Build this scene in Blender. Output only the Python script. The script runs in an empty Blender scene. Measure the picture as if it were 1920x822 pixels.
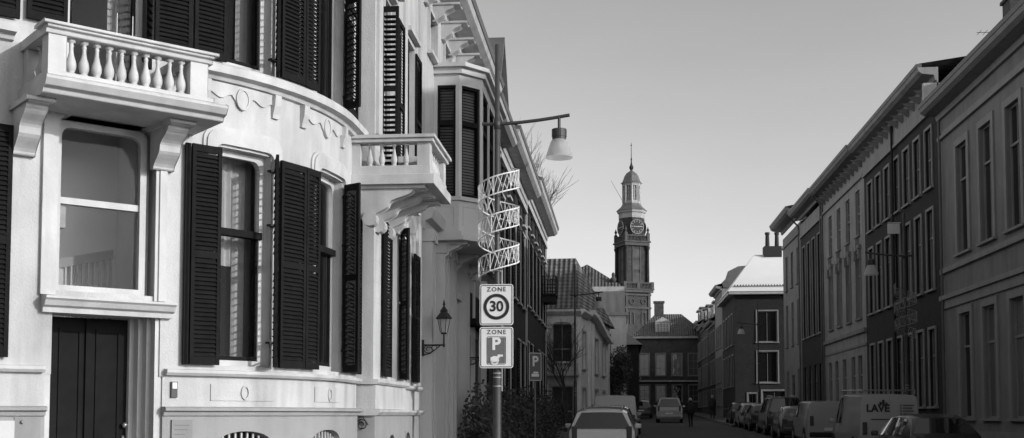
import bpy, math, random
from mathutils import Vector, Matrix
random.seed(7)
sc = bpy.context.scene
C = sc.collection
PI = math.pi
R_ = math.radians

# ------------------------------------------------------------------ camera
YAW = math.atan(200 / 2200)
PITCH = math.atan(128 / 2200)
cd = bpy.data.cameras.new('camera')
cam = bpy.data.objects.new('camera', cd)
C.objects.link(cam)
cam.location = (0, 0, 1.5)
cam.rotation_euler = (PI / 2 + PITCH, 0, YAW)
cd.sensor_width = 36
cd.lens = 2200 / 1920 * 36
cd.shift_y = (650 - 411) / 1920
cd.clip_end = 4000
sc.camera = cam

# ------------------------------------------------------------------ light
SUN_EL = R_(17)
SUN_AZ = math.atan2(.915, -.40)          # clockwise from +Y
w = bpy.data.worlds.new('World')
sc.world = w
w.use_nodes = True
wn = w.node_tree.nodes
wl = w.node_tree.links
bg = wn['Background']
sky = wn.new('ShaderNodeTexSky')
sky.sky_type = 'NISHITA'
sky.sun_disc = False
sky.sun_elevation = SUN_EL
sky.sun_rotation = SUN_AZ
sky.air_density = 1.0
sky.dust_density = 1.2
# black-and-white film behind a yellow filter: mostly the red record of the sky
sepc = wn.new('ShaderNodeSeparateColor')
wl.new(sky.outputs[0], sepc.inputs[0])
bw = wn.new('ShaderNodeMath'); bw.operation = 'MULTIPLY_ADD'; bw.inputs[1].default_value = 1.1
hf = wn.new('ShaderNodeMath'); hf.operation = 'MULTIPLY'; hf.inputs[1].default_value = .45
wl.new(sepc.outputs[0], hf.inputs[0]); wl.new(sepc.outputs[1], bw.inputs[0]); wl.new(hf.outputs[0], bw.inputs[2])
# faint high haze: slight uneven brightness of the sky itself
stc = wn.new('ShaderNodeTexCoord'); smp = wn.new('ShaderNodeMapping'); smp.inputs['Scale'].default_value = (1.5, 1.5, 5)
sno = wn.new('ShaderNodeTexNoise'); sno.inputs['Scale'].default_value = 1.4; sno.inputs['Detail'].default_value = 7
smr = wn.new('ShaderNodeMapRange'); smr.inputs[1].default_value = .3; smr.inputs[2].default_value = .7; smr.inputs[3].default_value = .93; smr.inputs[4].default_value = 1.07
wl.new(stc.outputs['Generated'], smp.inputs[0]); wl.new(smp.outputs[0], sno.inputs[0]); wl.new(sno.outputs[0], smr.inputs[0])
hz = wn.new('ShaderNodeMath'); hz.operation = 'MULTIPLY'
wl.new(bw.outputs[0], hz.inputs[0]); wl.new(smr.outputs[0], hz.inputs[1]); bw = hz
wl.new(bw.outputs[0], bg.inputs[0])
bg.inputs[1].default_value = .11
sd = bpy.data.lights.new('sun', 'SUN')
sd.energy = 2.0
sd.angle = R_(.5)
sd.color = (1, 1, 1)
sun = bpy.data.objects.new('sun', sd)
C.objects.link(sun)
sdir = Vector((math.sin(SUN_AZ) * math.cos(SUN_EL), math.cos(SUN_AZ) * math.cos(SUN_EL), math.sin(SUN_EL)))
sun.rotation_euler = sdir.to_track_quat('Z', 'Y').to_euler()
sun.location = (30, -20, 30)
sc.view_settings.view_transform = 'Standard'
sc.view_settings.look = 'None'
sc.view_settings.gamma = 1
sc.view_settings.exposure = .36
sc.cycles.max_bounces = 6
sc.cycles.use_denoising = True
sc.cycles.denoising_input_passes = 'RGB_ALBEDO_NORMAL'
sc.cycles.sample_clamp_indirect = 4

# ------------------------------------------------------------------ materials
def mat(name, v, rough=.7, var=.12, scale=3., bump=.15, bscale=40., metal=0., spec=.5, streak=0., coat=0.):
    m = bpy.data.materials.new(name)
    m.use_nodes = True
    N, L = m.node_tree.nodes, m.node_tree.links
    b = N['Principled BSDF']
    b.inputs['Roughness'].default_value = rough
    b.inputs['Metallic'].default_value = metal
    b.inputs['Specular IOR Level'].default_value = spec
    if coat:
        b.inputs['Coat Weight'].default_value = coat
        b.inputs['Coat Roughness'].default_value = .05
    tc = N.new('ShaderNodeTexCoord')
    no = N.new('ShaderNodeTexNoise')
    no.inputs['Scale'].default_value = scale
    no.inputs['Detail'].default_value = 8
    no.inputs['Roughness'].default_value = .65
    L.new(tc.outputs['Object'], no.inputs[0])
    mr = N.new('ShaderNodeMapRange')
    mr.inputs[1].default_value = .3
    mr.inputs[2].default_value = .7
    mr.inputs[3].default_value = v * (1 - var)
    mr.inputs[4].default_value = min(.92, v * (1 + var))
    L.new(no.outputs[0], mr.inputs[0])
    out = mr.outputs[0]
    if streak:
        mp = N.new('ShaderNodeMapping')
        mp.inputs['Scale'].default_value = (2.2, 2.2, .35)
        L.new(tc.outputs['Object'], mp.inputs[0])
        n2 = N.new('ShaderNodeTexNoise')
        n2.inputs['Scale'].default_value = 1.6
        n2.inputs['Detail'].default_value = 6
        L.new(mp.outputs[0], n2.inputs[0])
        m2 = N.new('ShaderNodeMapRange')
        m2.inputs[1].default_value = .45
        m2.inputs[2].default_value = .68
        m2.inputs[3].default_value = 1
        m2.inputs[4].default_value = 1 - streak
        L.new(n2.outputs[0], m2.inputs[0])
        mu = N.new('ShaderNodeMath')
        mu.operation = 'MULTIPLY'
        L.new(out, mu.inputs[0])
        L.new(m2.outputs[0], mu.inputs[1])
        out = mu.outputs[0]
    L.new(out, b.inputs['Base Color'])
    if bump:
        nb = N.new('ShaderNodeTexNoise')
        nb.inputs['Scale'].default_value = bscale
        nb.inputs['Detail'].default_value = 4
        L.new(tc.outputs['Object'], nb.inputs[0])
        bp = N.new('ShaderNodeBump')
        bp.inputs['Strength'].default_value = bump
        bp.inputs['Distance'].default_value = .01
        L.new(nb.outputs[0], bp.inputs['Height'])
        L.new(bp.outputs[0], b.inputs['Normal'])
    return m

def mat_brick(name, v, mortar, bw_=.22, rh=.065, axis='Y', var=.35, rough=.85, offset=.5, ms=.008, bump=.5):
    m = bpy.data.materials.new(name)
    m.use_nodes = True
    N, L = m.node_tree.nodes, m.node_tree.links
    b = N['Principled BSDF']
    b.inputs['Roughness'].default_value = rough
    tc = N.new('ShaderNodeTexCoord')
    sp = N.new('ShaderNodeSeparateXYZ')
    L.new(tc.outputs['Object'], sp.inputs[0])
    cb = N.new('ShaderNodeCombineXYZ')
    if axis == 'XY':       # paving
        L.new(sp.outputs[0], cb.inputs[0]); L.new(sp.outputs[1], cb.inputs[1])
    elif axis == 'D':      # any upright wall: x + y along, z up
        ad = N.new('ShaderNodeMath'); ad.operation = 'ADD'
        L.new(sp.outputs[0], ad.inputs[0]); L.new(sp.outputs[1], ad.inputs[1])
        L.new(ad.outputs[0], cb.inputs[0]); L.new(sp.outputs[2], cb.inputs[1])
    else:
        L.new(sp.outputs[axis], cb.inputs[0]); L.new(sp.outputs[2], cb.inputs[1])
    br = N.new('ShaderNodeTexBrick')
    br.inputs['Scale'].default_value = 1
    br.inputs['Brick Width'].default_value = bw_
    br.inputs['Row Height'].default_value = rh
    br.inputs['Mortar Size'].default_value = ms
    br.offset = offset
    br.inputs['Color1'].default_value = (v * (1 - var),) * 3 + (1,)
    br.inputs['Color2'].default_value = (v * (1 + var),) * 3 + (1,)
    br.inputs['Mortar'].default_value = (mortar,) * 3 + (1,)
    L.new(cb.outputs[0], br.inputs[0])
    no = N.new('ShaderNodeTexNoise')
    no.inputs['Scale'].default_value = 1.2
    no.inputs['Detail'].default_value = 8
    L.new(tc.outputs['Object'], no.inputs[0])
    mr = N.new('ShaderNodeMapRange')
    mr.inputs[1].default_value = .3; mr.inputs[2].default_value = .7
    mr.inputs[3].default_value = .7; mr.inputs[4].default_value = 1.25
    L.new(no.outputs[0], mr.inputs[0])
    vm = N.new('ShaderNodeVectorMath'); vm.operation = 'SCALE'
    L.new(br.outputs[0], vm.inputs[0]); L.new(mr.outputs[0], vm.inputs['Scale'])
    L.new(vm.outputs[0], b.inputs['Base Color'])
    bp = N.new('ShaderNodeBump'); bp.inputs['Strength'].default_value = bump; bp.inputs['Distance'].default_value = .01
    bp.invert = True
    L.new(br.outputs['Fac'], bp.inputs['Height']); L.new(bp.outputs[0], b.inputs['Normal'])
    return m

def mat_tiles(name, v, axis, var=.3, rough=.6, pitch=.24):
    """pantiles: rolls along one axis, courses by height"""
    m = bpy.data.materials.new(name)
    m.use_nodes = True
    N, L = m.node_tree.nodes, m.node_tree.links
    b = N['Principled BSDF']; b.inputs['Roughness'].default_value = rough
    tc = N.new('ShaderNodeTexCoord')
    sp = N.new('ShaderNodeSeparateXYZ'); L.new(tc.outputs['Object'], sp.inputs[0])
    def wave(sock, p):
        a = N.new('ShaderNodeMath'); a.operation = 'MULTIPLY'; a.inputs[1].default_value = 2 * PI / p; L.new(sock, a.inputs[0])
        s = N.new('ShaderNodeMath'); s.operation = 'SINE'; L.new(a.outputs[0], s.inputs[0]); return s.outputs[0]
    s1 = wave(sp.outputs[axis], pitch); s2 = wave(sp.outputs[2], .22)
    ad = N.new('ShaderNodeMath'); ad.operation = 'MULTIPLY_ADD'; ad.inputs[1].default_value = .4; L.new(s2, ad.inputs[0]); L.new(s1, ad.inputs[2])
    mr = N.new('ShaderNodeMapRange'); mr.inputs[1].default_value = -1.4; mr.inputs[2].default_value = 1.4
    mr.inputs[3].default_value = v * (1 - var); mr.inputs[4].default_value = v * (1 + var); L.new(ad.outputs[0], mr.inputs[0])
    no = N.new('ShaderNodeTexNoise'); no.inputs['Scale'].default_value = 2.5; no.inputs['Detail'].default_value = 8; L.new(tc.outputs['Object'], no.inputs[0])
    m2 = N.new('ShaderNodeMapRange'); m2.inputs[1].default_value = .3; m2.inputs[2].default_value = .7; m2.inputs[3].default_value = .6; m2.inputs[4].default_value = 1.4; L.new(no.outputs[0], m2.inputs[0])
    mu = N.new('ShaderNodeMath'); mu.operation = 'MULTIPLY'; L.new(mr.outputs[0], mu.inputs[0]); L.new(m2.outputs[0], mu.inputs[1])
    L.new(mu.outputs[0], b.inputs['Base Color'])
    bp = N.new('ShaderNodeBump'); bp.inputs['Strength'].default_value = .8; bp.inputs['Distance'].default_value = .06
    L.new(ad.outputs[0], bp.inputs['Height']); L.new(bp.outputs[0], b.inputs['Normal'])
    return m

def mat_glass(name, v=.02, clear=0., rough=.03, rnd=.0, wob=.02):
    m = bpy.data.materials.new(name)
    m.use_nodes = True
    N, L = m.node_tree.nodes, m.node_tree.links
    b = N['Principled BSDF']
    b.inputs['Roughness'].default_value = rough
    b.inputs['Specular IOR Level'].default_value = .6
    b.inputs['Base Color'].default_value = (v, v, v, 1)
    tc = N.new('ShaderNodeTexCoord')
    nb = N.new('ShaderNodeTexNoise'); nb.inputs['Scale'].default_value = 1.7; L.new(tc.outputs['Object'], nb.inputs[0])
    bp = N.new('ShaderNodeBump'); bp.inputs['Strength'].default_value = wob * 10; bp.inputs['Distance'].default_value = .02
    L.new(nb.outputs[0], bp.inputs['Height']); L.new(bp.outputs[0], b.inputs['Normal'])
    if rnd:
        oi = N.new('ShaderNodeObjectInfo')
        mr = N.new('ShaderNodeMapRange'); mr.inputs[3].default_value = v; mr.inputs[4].default_value = rnd; mr.inputs[1].default_value = .45
        L.new(oi.outputs['Random'], mr.inputs[0]); L.new(mr.outputs[0], b.inputs['Base Color'])
    if clear:
        tr = N.new('ShaderNodeBsdfTransparent'); tr.inputs[0].default_value = (.9, .9, .9, 1)
        fr = N.new('ShaderNodeFresnel'); fr.inputs[0].default_value = 1.5; L.new(bp.outputs[0], fr.inputs['Normal'])
        mp = N.new('ShaderNodeMath'); mp.operation = 'MULTIPLY_ADD'; mp.inputs[1].default_value = 1.6; mp.inputs[2].default_value = 1 - clear; L.new(fr.outputs[0], mp.inputs[0])
        mx = N.new('ShaderNodeMixShader')
        L.new(mp.outputs[0], mx.inputs[0]); L.new(tr.outputs[0], mx.inputs[1]); L.new(b.outputs[0], mx.inputs[2])
        L.new(mx.outputs[0], N['Material Output'].inputs[0])
    return m

M = {}
M['white'] = mat('white_stucco', .49, .8, .13, 1.1, .5, 45, streak=.26)
M['trim'] = mat('white_trim_paint', .50, .6, .12, 2.6, .2, 30, streak=.2)
M['base'] = mat('grey_base_render', .30, .8, .08, 2, .4, 50, streak=.10)
M['door'] = mat('dark_door_paint', .014, .85, .2, 5, .1, 30, spec=.08)
M['shutter'] = mat('dark_shutter_paint', .012, .8, .3, 8, .1, 40, spec=.1)
M['iron'] = mat('black_iron', .018, .75, .3, 10, .1, 60)
M['steel'] = mat('galvanised_steel', .2, .45, .25, 6, .15, 60, metal=.6)
M['pole'] = mat('grey_pole_paint', .05, .5, .2, 5, .1, 40)
M['lime'] = mat('bright_lime_wash', .80, .8, .1, 1.5, .3, 40, streak=.2)
M['sign'] = mat('white_sign_face', .85, .4, .03, 3, 0)
M['black'] = mat('black_paint', .02, .5, .1, 3, 0)
M['signblue'] = mat('blue_grey_sign', .16, .4, .05, 3, 0)
M['cream'] = mat('cream_paint', .55, .7, .08, 2, .2, 50, streak=.12)
M['greywall'] = mat('grey_painted_wall', .25, .8, .12, 1.2, .3, 40, streak=.2)
M['greywall2'] = mat('pale_grey_render', .34, .8, .12, 1.2, .3, 40, streak=.2)
M['greywall3'] = mat('mid_grey_stucco', .26, .8, .14, 1.5, .3, 40, streak=.2)
M['greytrim'] = mat('grey_trim', .30, .7, .1, 2, .15, 40, streak=.1)
M['bayp'] = mat('bay_grey_paint', .50, .6, .06, 2, .1, 40, streak=.08)
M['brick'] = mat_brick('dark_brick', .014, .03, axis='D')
M['brick2'] = mat_brick('brown_brick', .06, .09, axis='D')
M['roofx'] = mat_tiles('pantile_roof_x', .10, 0)
M['roofy'] = mat_tiles('pantile_roof_y', .16, 1)
M['rooflead'] = mat('lead_roof', .12, .5, .2, 2, .1, 20)
M['slate'] = mat_brick('slate_roof', .08, .04, .3, .2, axis='D', var=.3, rough=.5)
M['paleroof'] = mat('pale_sheet_roof', .88, .5, .03, 1, .1, 20)
M['glass'] = mat_glass('window_glass', .015, rnd=.22)
M['darkglass'] = mat_glass('dark_window_glass', .012)
M['clear'] = mat_glass('clear_glass', .02, clear=.93)
M['carglass'] = mat_glass('car_glass', .01, rough=.02, wob=.003); M['carglass'].node_tree.nodes['Principled BSDF'].inputs['IOR'].default_value = 2.0
M['asphalt'] = mat('asphalt', .06, .85, .25, 1.5, .6, 60)
M['clinker'] = mat_brick('road_clinkers', .06, .03, .2, .1, axis='XY', var=.3)
M['paving'] = mat_brick('pavement_slabs', .13, .06, .3, .3, axis='XY', var=.12)
M['kerb'] = mat('kerb_stone', .25, .8, .15, 2, .3, 40)
M['ground'] = mat('far_ground', .05, .9, .3, .2, .2, 10)
M['bark'] = mat('bark', .05, .9, .3, 6, .4, 30)
M['leaf'] = mat('evergreen_leaf', .05, .6, .5, 4, 0)
M['tyre'] = mat('tyre_rubber', .02, .8, .1, 10, .2, 60)
M['rim'] = mat('wheel_rim', .35, .35, .1, 5, 0, metal=.8)
M['lightglass'] = mat('lamp_lens', .55, .15, .1, 10, 0)
M['redlens'] = mat('tail_lens', .08, .15, .1, 10, 0)
M['curtain'] = mat('curtain', .5, .9, .1, 5, .2, 20)
M['room'] = mat('room_wall', .8, .8, .05, 1, 0)
M['cloth'] = mat('dark_cloth', .03, .9, .2, 8, .2, 60)
M['skin'] = mat('skin', .35, .6, .05, 5, 0)
M['tower'] = mat_brick('tower_masonry', .042, .05, .5, .2, axis='D', var=.3)
M['towerlt'] = mat('tower_sandstone', .36, .8, .2, .8, .3, 4, streak=.2)
M['towerpl'] = mat('tower_stone_dark', .07, .8, .35, .7, .3, 4, streak=.3)
def paint(n, v): return mat('car_paint_' + n, v, .3, .03, 2, 0, coat=.8)
M['p_white'] = paint('white', .82); M['p_silver'] = paint('silver', .42); M['p_black'] = paint('black', .018); M['p_grey'] = paint('grey', .09); M['p_blue'] = paint('dark', .04)

# frosted lamp shade
def mat_shade():
    m = bpy.data.materials.new('frosted_lamp_glass'); m.use_nodes = True
    N, L = m.node_tree.nodes, m.node_tree.links
    b = N['Principled BSDF']; b.inputs['Base Color'].default_value = (.8, .8, .8, 1); b.inputs['Roughness'].default_value = .25
    t = N.new('ShaderNodeBsdfTranslucent'); t.inputs[0].default_value = (.85, .85, .85, 1)
    tr = N.new('ShaderNodeBsdfTransparent')
    mx = N.new('ShaderNodeMixShader'); mx.inputs[0].default_value = .5
    m2 = N.new('ShaderNodeMixShader'); m2.inputs[0].default_value = .3
    L.new(b.outputs[0], mx.inputs[1]); L.new(t.outputs[0], mx.inputs[2]); L.new(mx.outputs[0], m2.inputs[1]); L.new(tr.outputs[0], m2.inputs[2])
    L.new(m2.outputs[0], N['Material Output'].inputs[0])
    return m
M['shade'] = mat_shade()

# ------------------------------------------------------------------ mesh helpers
class MB:
    def __init__(s): s.v = []; s.f = []
    def add(s, vs, fs):
        o = len(s.v); s.v += [tuple(v) for v in vs]; s.f += [tuple(i + o for i in f) for f in fs]
    def quad(s, a, b, c, d): s.add([a, b, c, d], [(0, 1, 2, 3)])
    def box(s, x0, x1, y0, y1, z0, z1):
        s.add([(x0, y0, z0), (x1, y0, z0), (x1, y1, z0), (x0, y1, z0), (x0, y0, z1), (x1, y0, z1), (x1, y1, z1), (x0, y1, z1)],
              [(0, 3, 2, 1), (4, 5, 6, 7), (0, 1, 5, 4), (1, 2, 6, 5), (2, 3, 7, 6), (3, 0, 4, 7)])
    def sbox(s, M_, s0, s1, n0, n1, z0, z1, seg=1):
        s.sweep(M_, s0, s1, [(n0, z0), (n1, z0), (n1, z1), (n0, z1)], seg)
    def sweep(s, M_, s0, s1, prof, seg=1):
        k = len(prof); vs = []; fs = []
        for i in range(seg + 1):
            q = s0 + (s1 - s0) * i / seg
            vs += [M_(q, n, z) for n, z in prof]
        for i in range(seg):
            for j in range(k):
                a = i * k + j; b = i * k + (j + 1) % k
                fs.append((a, b, b + k, a + k))
        fs.append(tuple(range(k))); fs.append(tuple(seg * k + j for j in reversed(range(k))))
        s.add(vs, fs)
    def prism(s, M_, s0, s1, prof): s.sweep(M_, s0, s1, prof, 1)
    def tube(s, p0, p1, r0, r1=None, k=8, cap=True):
        r1 = r0 if r1 is None else r1
        p0 = Vector(p0); p1 = Vector(p1); d = (p1 - p0)
        if d.length < 1e-6: return
        d.normalize(); a = d.orthogonal().normalized(); b = d.cross(a)
        vs = []
        for p, r in ((p0, r0), (p1, r1)):
            for i in range(k):
                t = 2 * PI * i / k; vs.append(p + a * (r * math.cos(t)) + b * (r * math.sin(t)))
        fs = [(i, (i + 1) % k, k + (i + 1) % k, k + i) for i in range(k)]
        if cap: fs += [tuple(reversed(range(k))), tuple(range(k, 2 * k))]
        s.add(vs, fs)
    def path(s, pts, r, k=6):
        for a, b in zip(pts, pts[1:]): s.tube(a, b, r, r, k, cap=False)
    def lathe(s, prof, cx, cy, k=12, z0=0, rot=0., cap=True):
        vs = []; n = len(prof)
        for r, z in prof:
            for i in range(k):
                t = 2 * PI * i / k + rot; vs.append((cx + r * math.cos(t), cy + r * math.sin(t), z0 + z))
        fs = []
        for j in range(n - 1):
            for i in range(k):
                i2 = (i + 1) % k; fs.append((j * k + i, j * k + i2, (j + 1) * k + i2, (j + 1) * k + i))
        if cap: fs += [tuple(reversed(range(k))), tuple((n - 1) * k + i for i in range(k))]
        s.add(vs, fs)
    def ring(s, M_, outer, inner, n0, n1):
        k = len(outer); vs = []
        for (a, z) in outer: vs += [M_(a, n0, z), M_(a, n1, z)]
        for (a, z) in inner: vs += [M_(a, n0, z), M_(a, n1, z)]
        fs = []
        for i in range(k - 1):
            o0, o1 = 2 * i, 2 * i + 2; q0, q1 = 2 * k + 2 * i, 2 * k + 2 * i + 2
            fs += [(o0 + 1, o1 + 1, q1 + 1, q0 + 1), (o0, o1, o1 + 1, o0 + 1), (q0, q1, q1 + 1, q0 + 1)]
        fs += [(0, 1, 2 * k + 1, 2 * k), (2 * k - 2, 2 * k - 1, 4 * k - 1, 4 * k - 2)]
        s.add(vs, fs)
    def build(s, name, m, parent=None, smooth=False, bevel=0):
        me = bpy.data.meshes.new(name); me.from_pydata(s.v, [], s.f); me.update()
        if smooth:
            for p in me.polygons: p.use_smooth = True
        me.materials.append(M[m] if isinstance(m, str) else m)
        o = bpy.data.objects.new(name, me); C.objects.link(o)
        if parent is not None:
            o.parent = parent
            if parent.type == 'EMPTY': o.matrix_parent_inverse = Matrix.Translation(-parent.location)
        if bevel:
            b = o.modifiers.new('bevel', 'BEVEL'); b.width = bevel; b.segments = 2; b.limit_method = 'ANGLE'; b.angle_limit = R_(35)
        return o

def arch(s0, s1, z0, z1, r, k=5, mid=8):
    p = [(s0, z0), (s0, (z0 + z1) / 2)]
    for i in range(k + 1):
        t = PI - PI / 2 * i / k; p.append((s0 + r + r * math.cos(t), z1 - r + r * math.sin(t)))
    for i in range(1, mid): p.append((s0 + r + (s1 - s0 - 2 * r) * i / mid, z1))
    for i in range(k + 1):
        t = PI / 2 - PI / 2 * i / k; p.append((s1 - r + r * math.cos(t), z1 - r + r * math.sin(t)))
    p += [(s1, (z0 + z1) / 2), (s1, z0)]
    return p

def thing(name, label, cat, loc=(0, 0, 0), group=None, rz=0):
    o = bpy.data.objects.new(name, None); C.objects.link(o); o.location = loc; o.rotation_euler = (0, 0, rz)
    o.empty_display_size = .3
    o['label'] = label; o['category'] = cat
    if group: o['group'] = group
    return o
def tag(o, label, cat, group=None):
    o['label'] = label; o['category'] = cat
    if group: o['group'] = group
    return o
def struct(o, kind='structure'): o['kind'] = kind; return o
def move_copy(root, loc, rz, label, group=None, swap=None):
    def cp(o, par):
        c = o.copy(); C.objects.link(c); c.parent = par
        if o.type == 'MESH' and swap and o.data.materials[0] == M[swap[0]]:
            c.data = o.data.copy(); c.data.materials[0] = M[swap[1]]
        for ch in o.children: cp(ch, c)
        return c
    r = cp(root, None); r.location = loc; r.rotation_euler = (0, 0, rz); r['label'] = label
    if group: r['group'] = group
    return r

def lin(x0, y0, tx, ty, nx, ny):
    return lambda s, n, z: (x0 + tx * s + nx * n, y0 + ty * s + ny * n, z)

def fwall(mb, M_, s0, s1, z0, z1, holes, depth=.2, sl=1e9):
    ss = {s0, s1}; zs = {z0, z1}
    for a, b, c, d in holes: ss |= {max(s0, a), min(s1, b)}; zs |= {max(z0, c), min(z1, d)}
    n = max(1, int(math.ceil((s1 - s0) / sl)))
    for i in range(1, n): ss.add(s0 + (s1 - s0) * i / n)
    ss = sorted(ss); zs = sorted(zs)
    for a, b in zip(ss, ss[1:]):
        if b - a < 1e-5: continue
        ms = (a + b) / 2; run = None
        for c, d in zip(zs, zs[1:]):
            mz = (c + d) / 2
            hole = any(h[0] < ms < h[1] and h[2] < mz < h[3] for h in holes)
            if not hole:
                run = (run[0], d) if run else (c, d)
            if hole or d == zs[-1]:
                if run: mb.quad(M_(a, 0, run[0]), M_(b, 0, run[0]), M_(b, 0, run[1]), M_(a, 0, run[1]))
                run = None
    for a, b, c, d in holes:
        m = max(1, int(math.ceil((b - a) / sl)))
        for q in (a, b): mb.quad(M_(q, 0, max(c, z0)), M_(q, -depth, max(c, z0)), M_(q, -depth, min(d, z1)), M_(q, 0, min(d, z1)))
        for i in range(m):
            u, v = a + (b - a) * i / m, a + (b - a) * (i + 1) / m
            for q in [q for q in (c, d) if z0 + 1e-4 < q < z1 - 1e-4]: mb.quad(M_(u, 0, q), M_(v, 0, q), M_(v, -depth, q), M_(u, -depth, q))

def window(par, M_, s0, s1, z0, z1, n=-.14, fw=.06, rail=.5, muntin=0, bars=0, fm='trim', gm='glass', sur=0, sm='trim', sill=.05, hood=0, seg=1, curtain=0):
    f = MB()
    for a, b in ((s0, s0 + fw), (s1 - fw, s1)): f.sbox(M_, a, b, n - .03, n + .05, z0, z1)
    for a, b in ((z0, z0 + fw), (z1 - fw, z1)): f.sbox(M_, s0, s1, n - .031, n + .047, a, b, seg)
    if rail:
        zm = z0 + (z1 - z0) * rail; f.sbox(M_, s0, s1, n - .03, n + .06, zm - .035, zm + .035, seg)
    for i in range(muntin):
        q = s0 + (s1 - s0) * (i + 1) / (muntin + 1); f.sbox(M_, q - .015, q + .015, n - .02, n + .03, z0, z1)
    for i in range(bars):
        q = z0 + (z1 - z0) * (i + 1) / (bars + 1); f.sbox(M_, s0, s1, n - .02, n + .028, q - .015, q + .015, seg)
    o = f.build('window', fm, par)
    g = MB()
    for i in range(seg):
        u, v = s0 + (s1 - s0) * i / seg, s0 + (s1 - s0) * (i + 1) / seg
        g.quad(M_(u, n, z0), M_(v, n, z0), M_(v, n, z1), M_(u, n, z1))
    g.build('pane', gm, o)
    if sur or sill or hood:
        t = MB()
        if sur:
            t.sbox(M_, s0 - sur, s0 - .005, 0.002, .05, z0, z1 + sur); t.sbox(M_, s1 + .005, s1 + sur, 0.002, .05, z0, z1 + sur)
            t.sbox(M_, s0 - .005, s1 + .005, .002, .048, z1 + .003, z1 + sur, seg)
        if hood: t.sbox(M_, s0 - sur - .06, s1 + sur + .06, .003, .14, z1 + sur + .02, z1 + sur + .02 + hood, seg)
        if sill: t.sbox(M_, s0 - sur - .05, s1 + sur + .05, -.02, .11, z0 - .08, z0 - .005, seg)
        t.build('surround', sm, o)
    return o

def shutter(par, x, y, dx, dy, w_, z0, z1, pitch=.05, tilt=-57, mid=(.5,), name='shutter', nx=None):
    px, py = (dy, -dx)
    M_ = lin(x, y, dx, dy, px, py)
    b = MB(); t = .018
    b.sbox(M_, 0, .045, -t, t, z0, z1); b.sbox(M_, w_ - .045, w_, -t, t, z0, z1)
    rails = [(z0, z0 + .09), (z1 - .08, z1)] + [(z0 + (z1 - z0) * m - .04, z0 + (z1 - z0) * m + .04) for m in mid]
    for a, c in rails: b.sbox(M_, .045, w_ - .045, -t + .002, t - .002, a, c)
    ca, sa = math.cos(R_(tilt)), math.sin(R_(tilt))
    z = z0 + .12
    while z < z1 - .1:
        if not any(a - .02 < z < c + .02 for a, c in rails):
            pr = []
            for (u, v) in ((-.031, -.004), (.031, -.004), (.031, .004), (-.031, .004)):
                pr.append((u * ca - v * sa, z + u * sa + v * ca))
            b.sweep(M_, .045, w_ - .045, pr, 1)
        z += pitch
    return b.build(name, 'shutter', par)

def baluster(mb, x, y, z0, z1, r=.05, k=10):
    h = z1 - z0
    prof = [(.9, 0), (.9, .07), (.55, .09), (.75, .13), (.95, .22), (1, .3), (.9, .4), (.62, .52), (.42, .66), (.38, .78), (.5, .84), (.38, .86), (.38, .9), (.8, .93), (.8, 1)]
    mb.lathe([(r * a, h * b) for a, b in prof], x, y, k, z0)

# ------------------------------------------------------------------ ground
def gz(Y): return 0 if Y < 30 else .018 * (min(Y, 120) - 30)
def sheet(name, x0, x1, ys, z, m, kind='structure'):
    b = MB()
    for a, c in zip(ys, ys[1:]): b.quad((x0, a, gz(a) + z), (x1, a, gz(a) + z), (x1, c, gz(c) + z), (x0, c, gz(c) + z))
    return struct(b.build(name, m), kind)
g = MB()
ysg = [-1500, -20, 0, 30, 60, 90, 120, 200, 2500]
for a, c in zip(ysg, ysg[1:]): g.quad((-2500, a, gz(a) - .02), (2500, a, gz(a) - .02), (2500, c, gz(c) - .02), (-2500, c, gz(c) - .02))
struct(g.build('ground', 'ground'))
ys = [-20, 0, 30, 45, 60, 75, 90, 105, 121]
sheet('road', -1.6, 9.1, ys, .0, 'clinker')
def slab(name, x0, x1, y0, y1, z, m, kx=None):
    b = MB(); yy = [y0] + [q for q in ys if y0 < q < y1] + [y1]
    for a, c in zip(yy, yy[1:]):
        p = [(x0, a, gz(a) - .015), (x1, a, gz(a) - .015), (x1, c, gz(c) - .015), (x0, c, gz(c) - .015)]
        q = [(u, v, gz(v) + z) for u, v, _ in p]
        b.add(p + q, [(0, 3, 2, 1), (4, 5, 6, 7), (0, 1, 5, 4), (1, 2, 6, 5), (2, 3, 7, 6), (3, 0, 4, 7)])
    return struct(b.build(name, m))
slab('left_pavement', -14, -1.752, -20, 62, .12, 'paving')
slab('left_kerb', -1.75, -1.6, -20, 62, .13, 'kerb')
slab('right_kerb', 9.1, 9.25, -20, 84, .13, 'kerb')
slab('right_pavement', 9.252, 14, -20, 84, .12, 'paving')
slab('pavement_by_brick_house', 6.8, 9.098, 72.0, 121, .12, 'paving')
slab('left_far_pavement', -1.6, .4, 63, 121, .12, 'paving')

# ------------------------------------------------------------------ corner villa
RB = 3.7; XE = -3.657; YC = 15.4; A0 = R_(45.8)
SX, SY = XE - RB + RB * math.cos(A0), YC - RB * math.sin(A0)
L0 = 4.0; LA = RB * A0
def VM(s, n, z):
    if s < L0:
        k = L0 - s; x, y, a = SX - k * math.sin(A0), SY - k * math.cos(A0), A0
    elif s < L0 + LA:
        a = A0 - (s - L0) / RB; x, y = XE - RB + RB * math.cos(a), YC - RB * math.sin(a)
    else: a = 0; x, y = XE, YC + s - L0 - LA
    return (x + n * math.cos(a), y - n * math.sin(a), z)
def vdir(s):
    a = VM(s - .01, 0, 0); b = VM(s + .01, 0, 0); d = Vector((b[0] - a[0], b[1] - a[1])); d.normalize(); return d
SE = L0 + LA + .75           # bow ends, Y = 16.15
villa = thing('corner_villa', 'white stuccoed villa with curved bow front, dark louvred shutters and two balconies', 'villa', (-5, 13.5, 0))
ZT = 10.0
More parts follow.
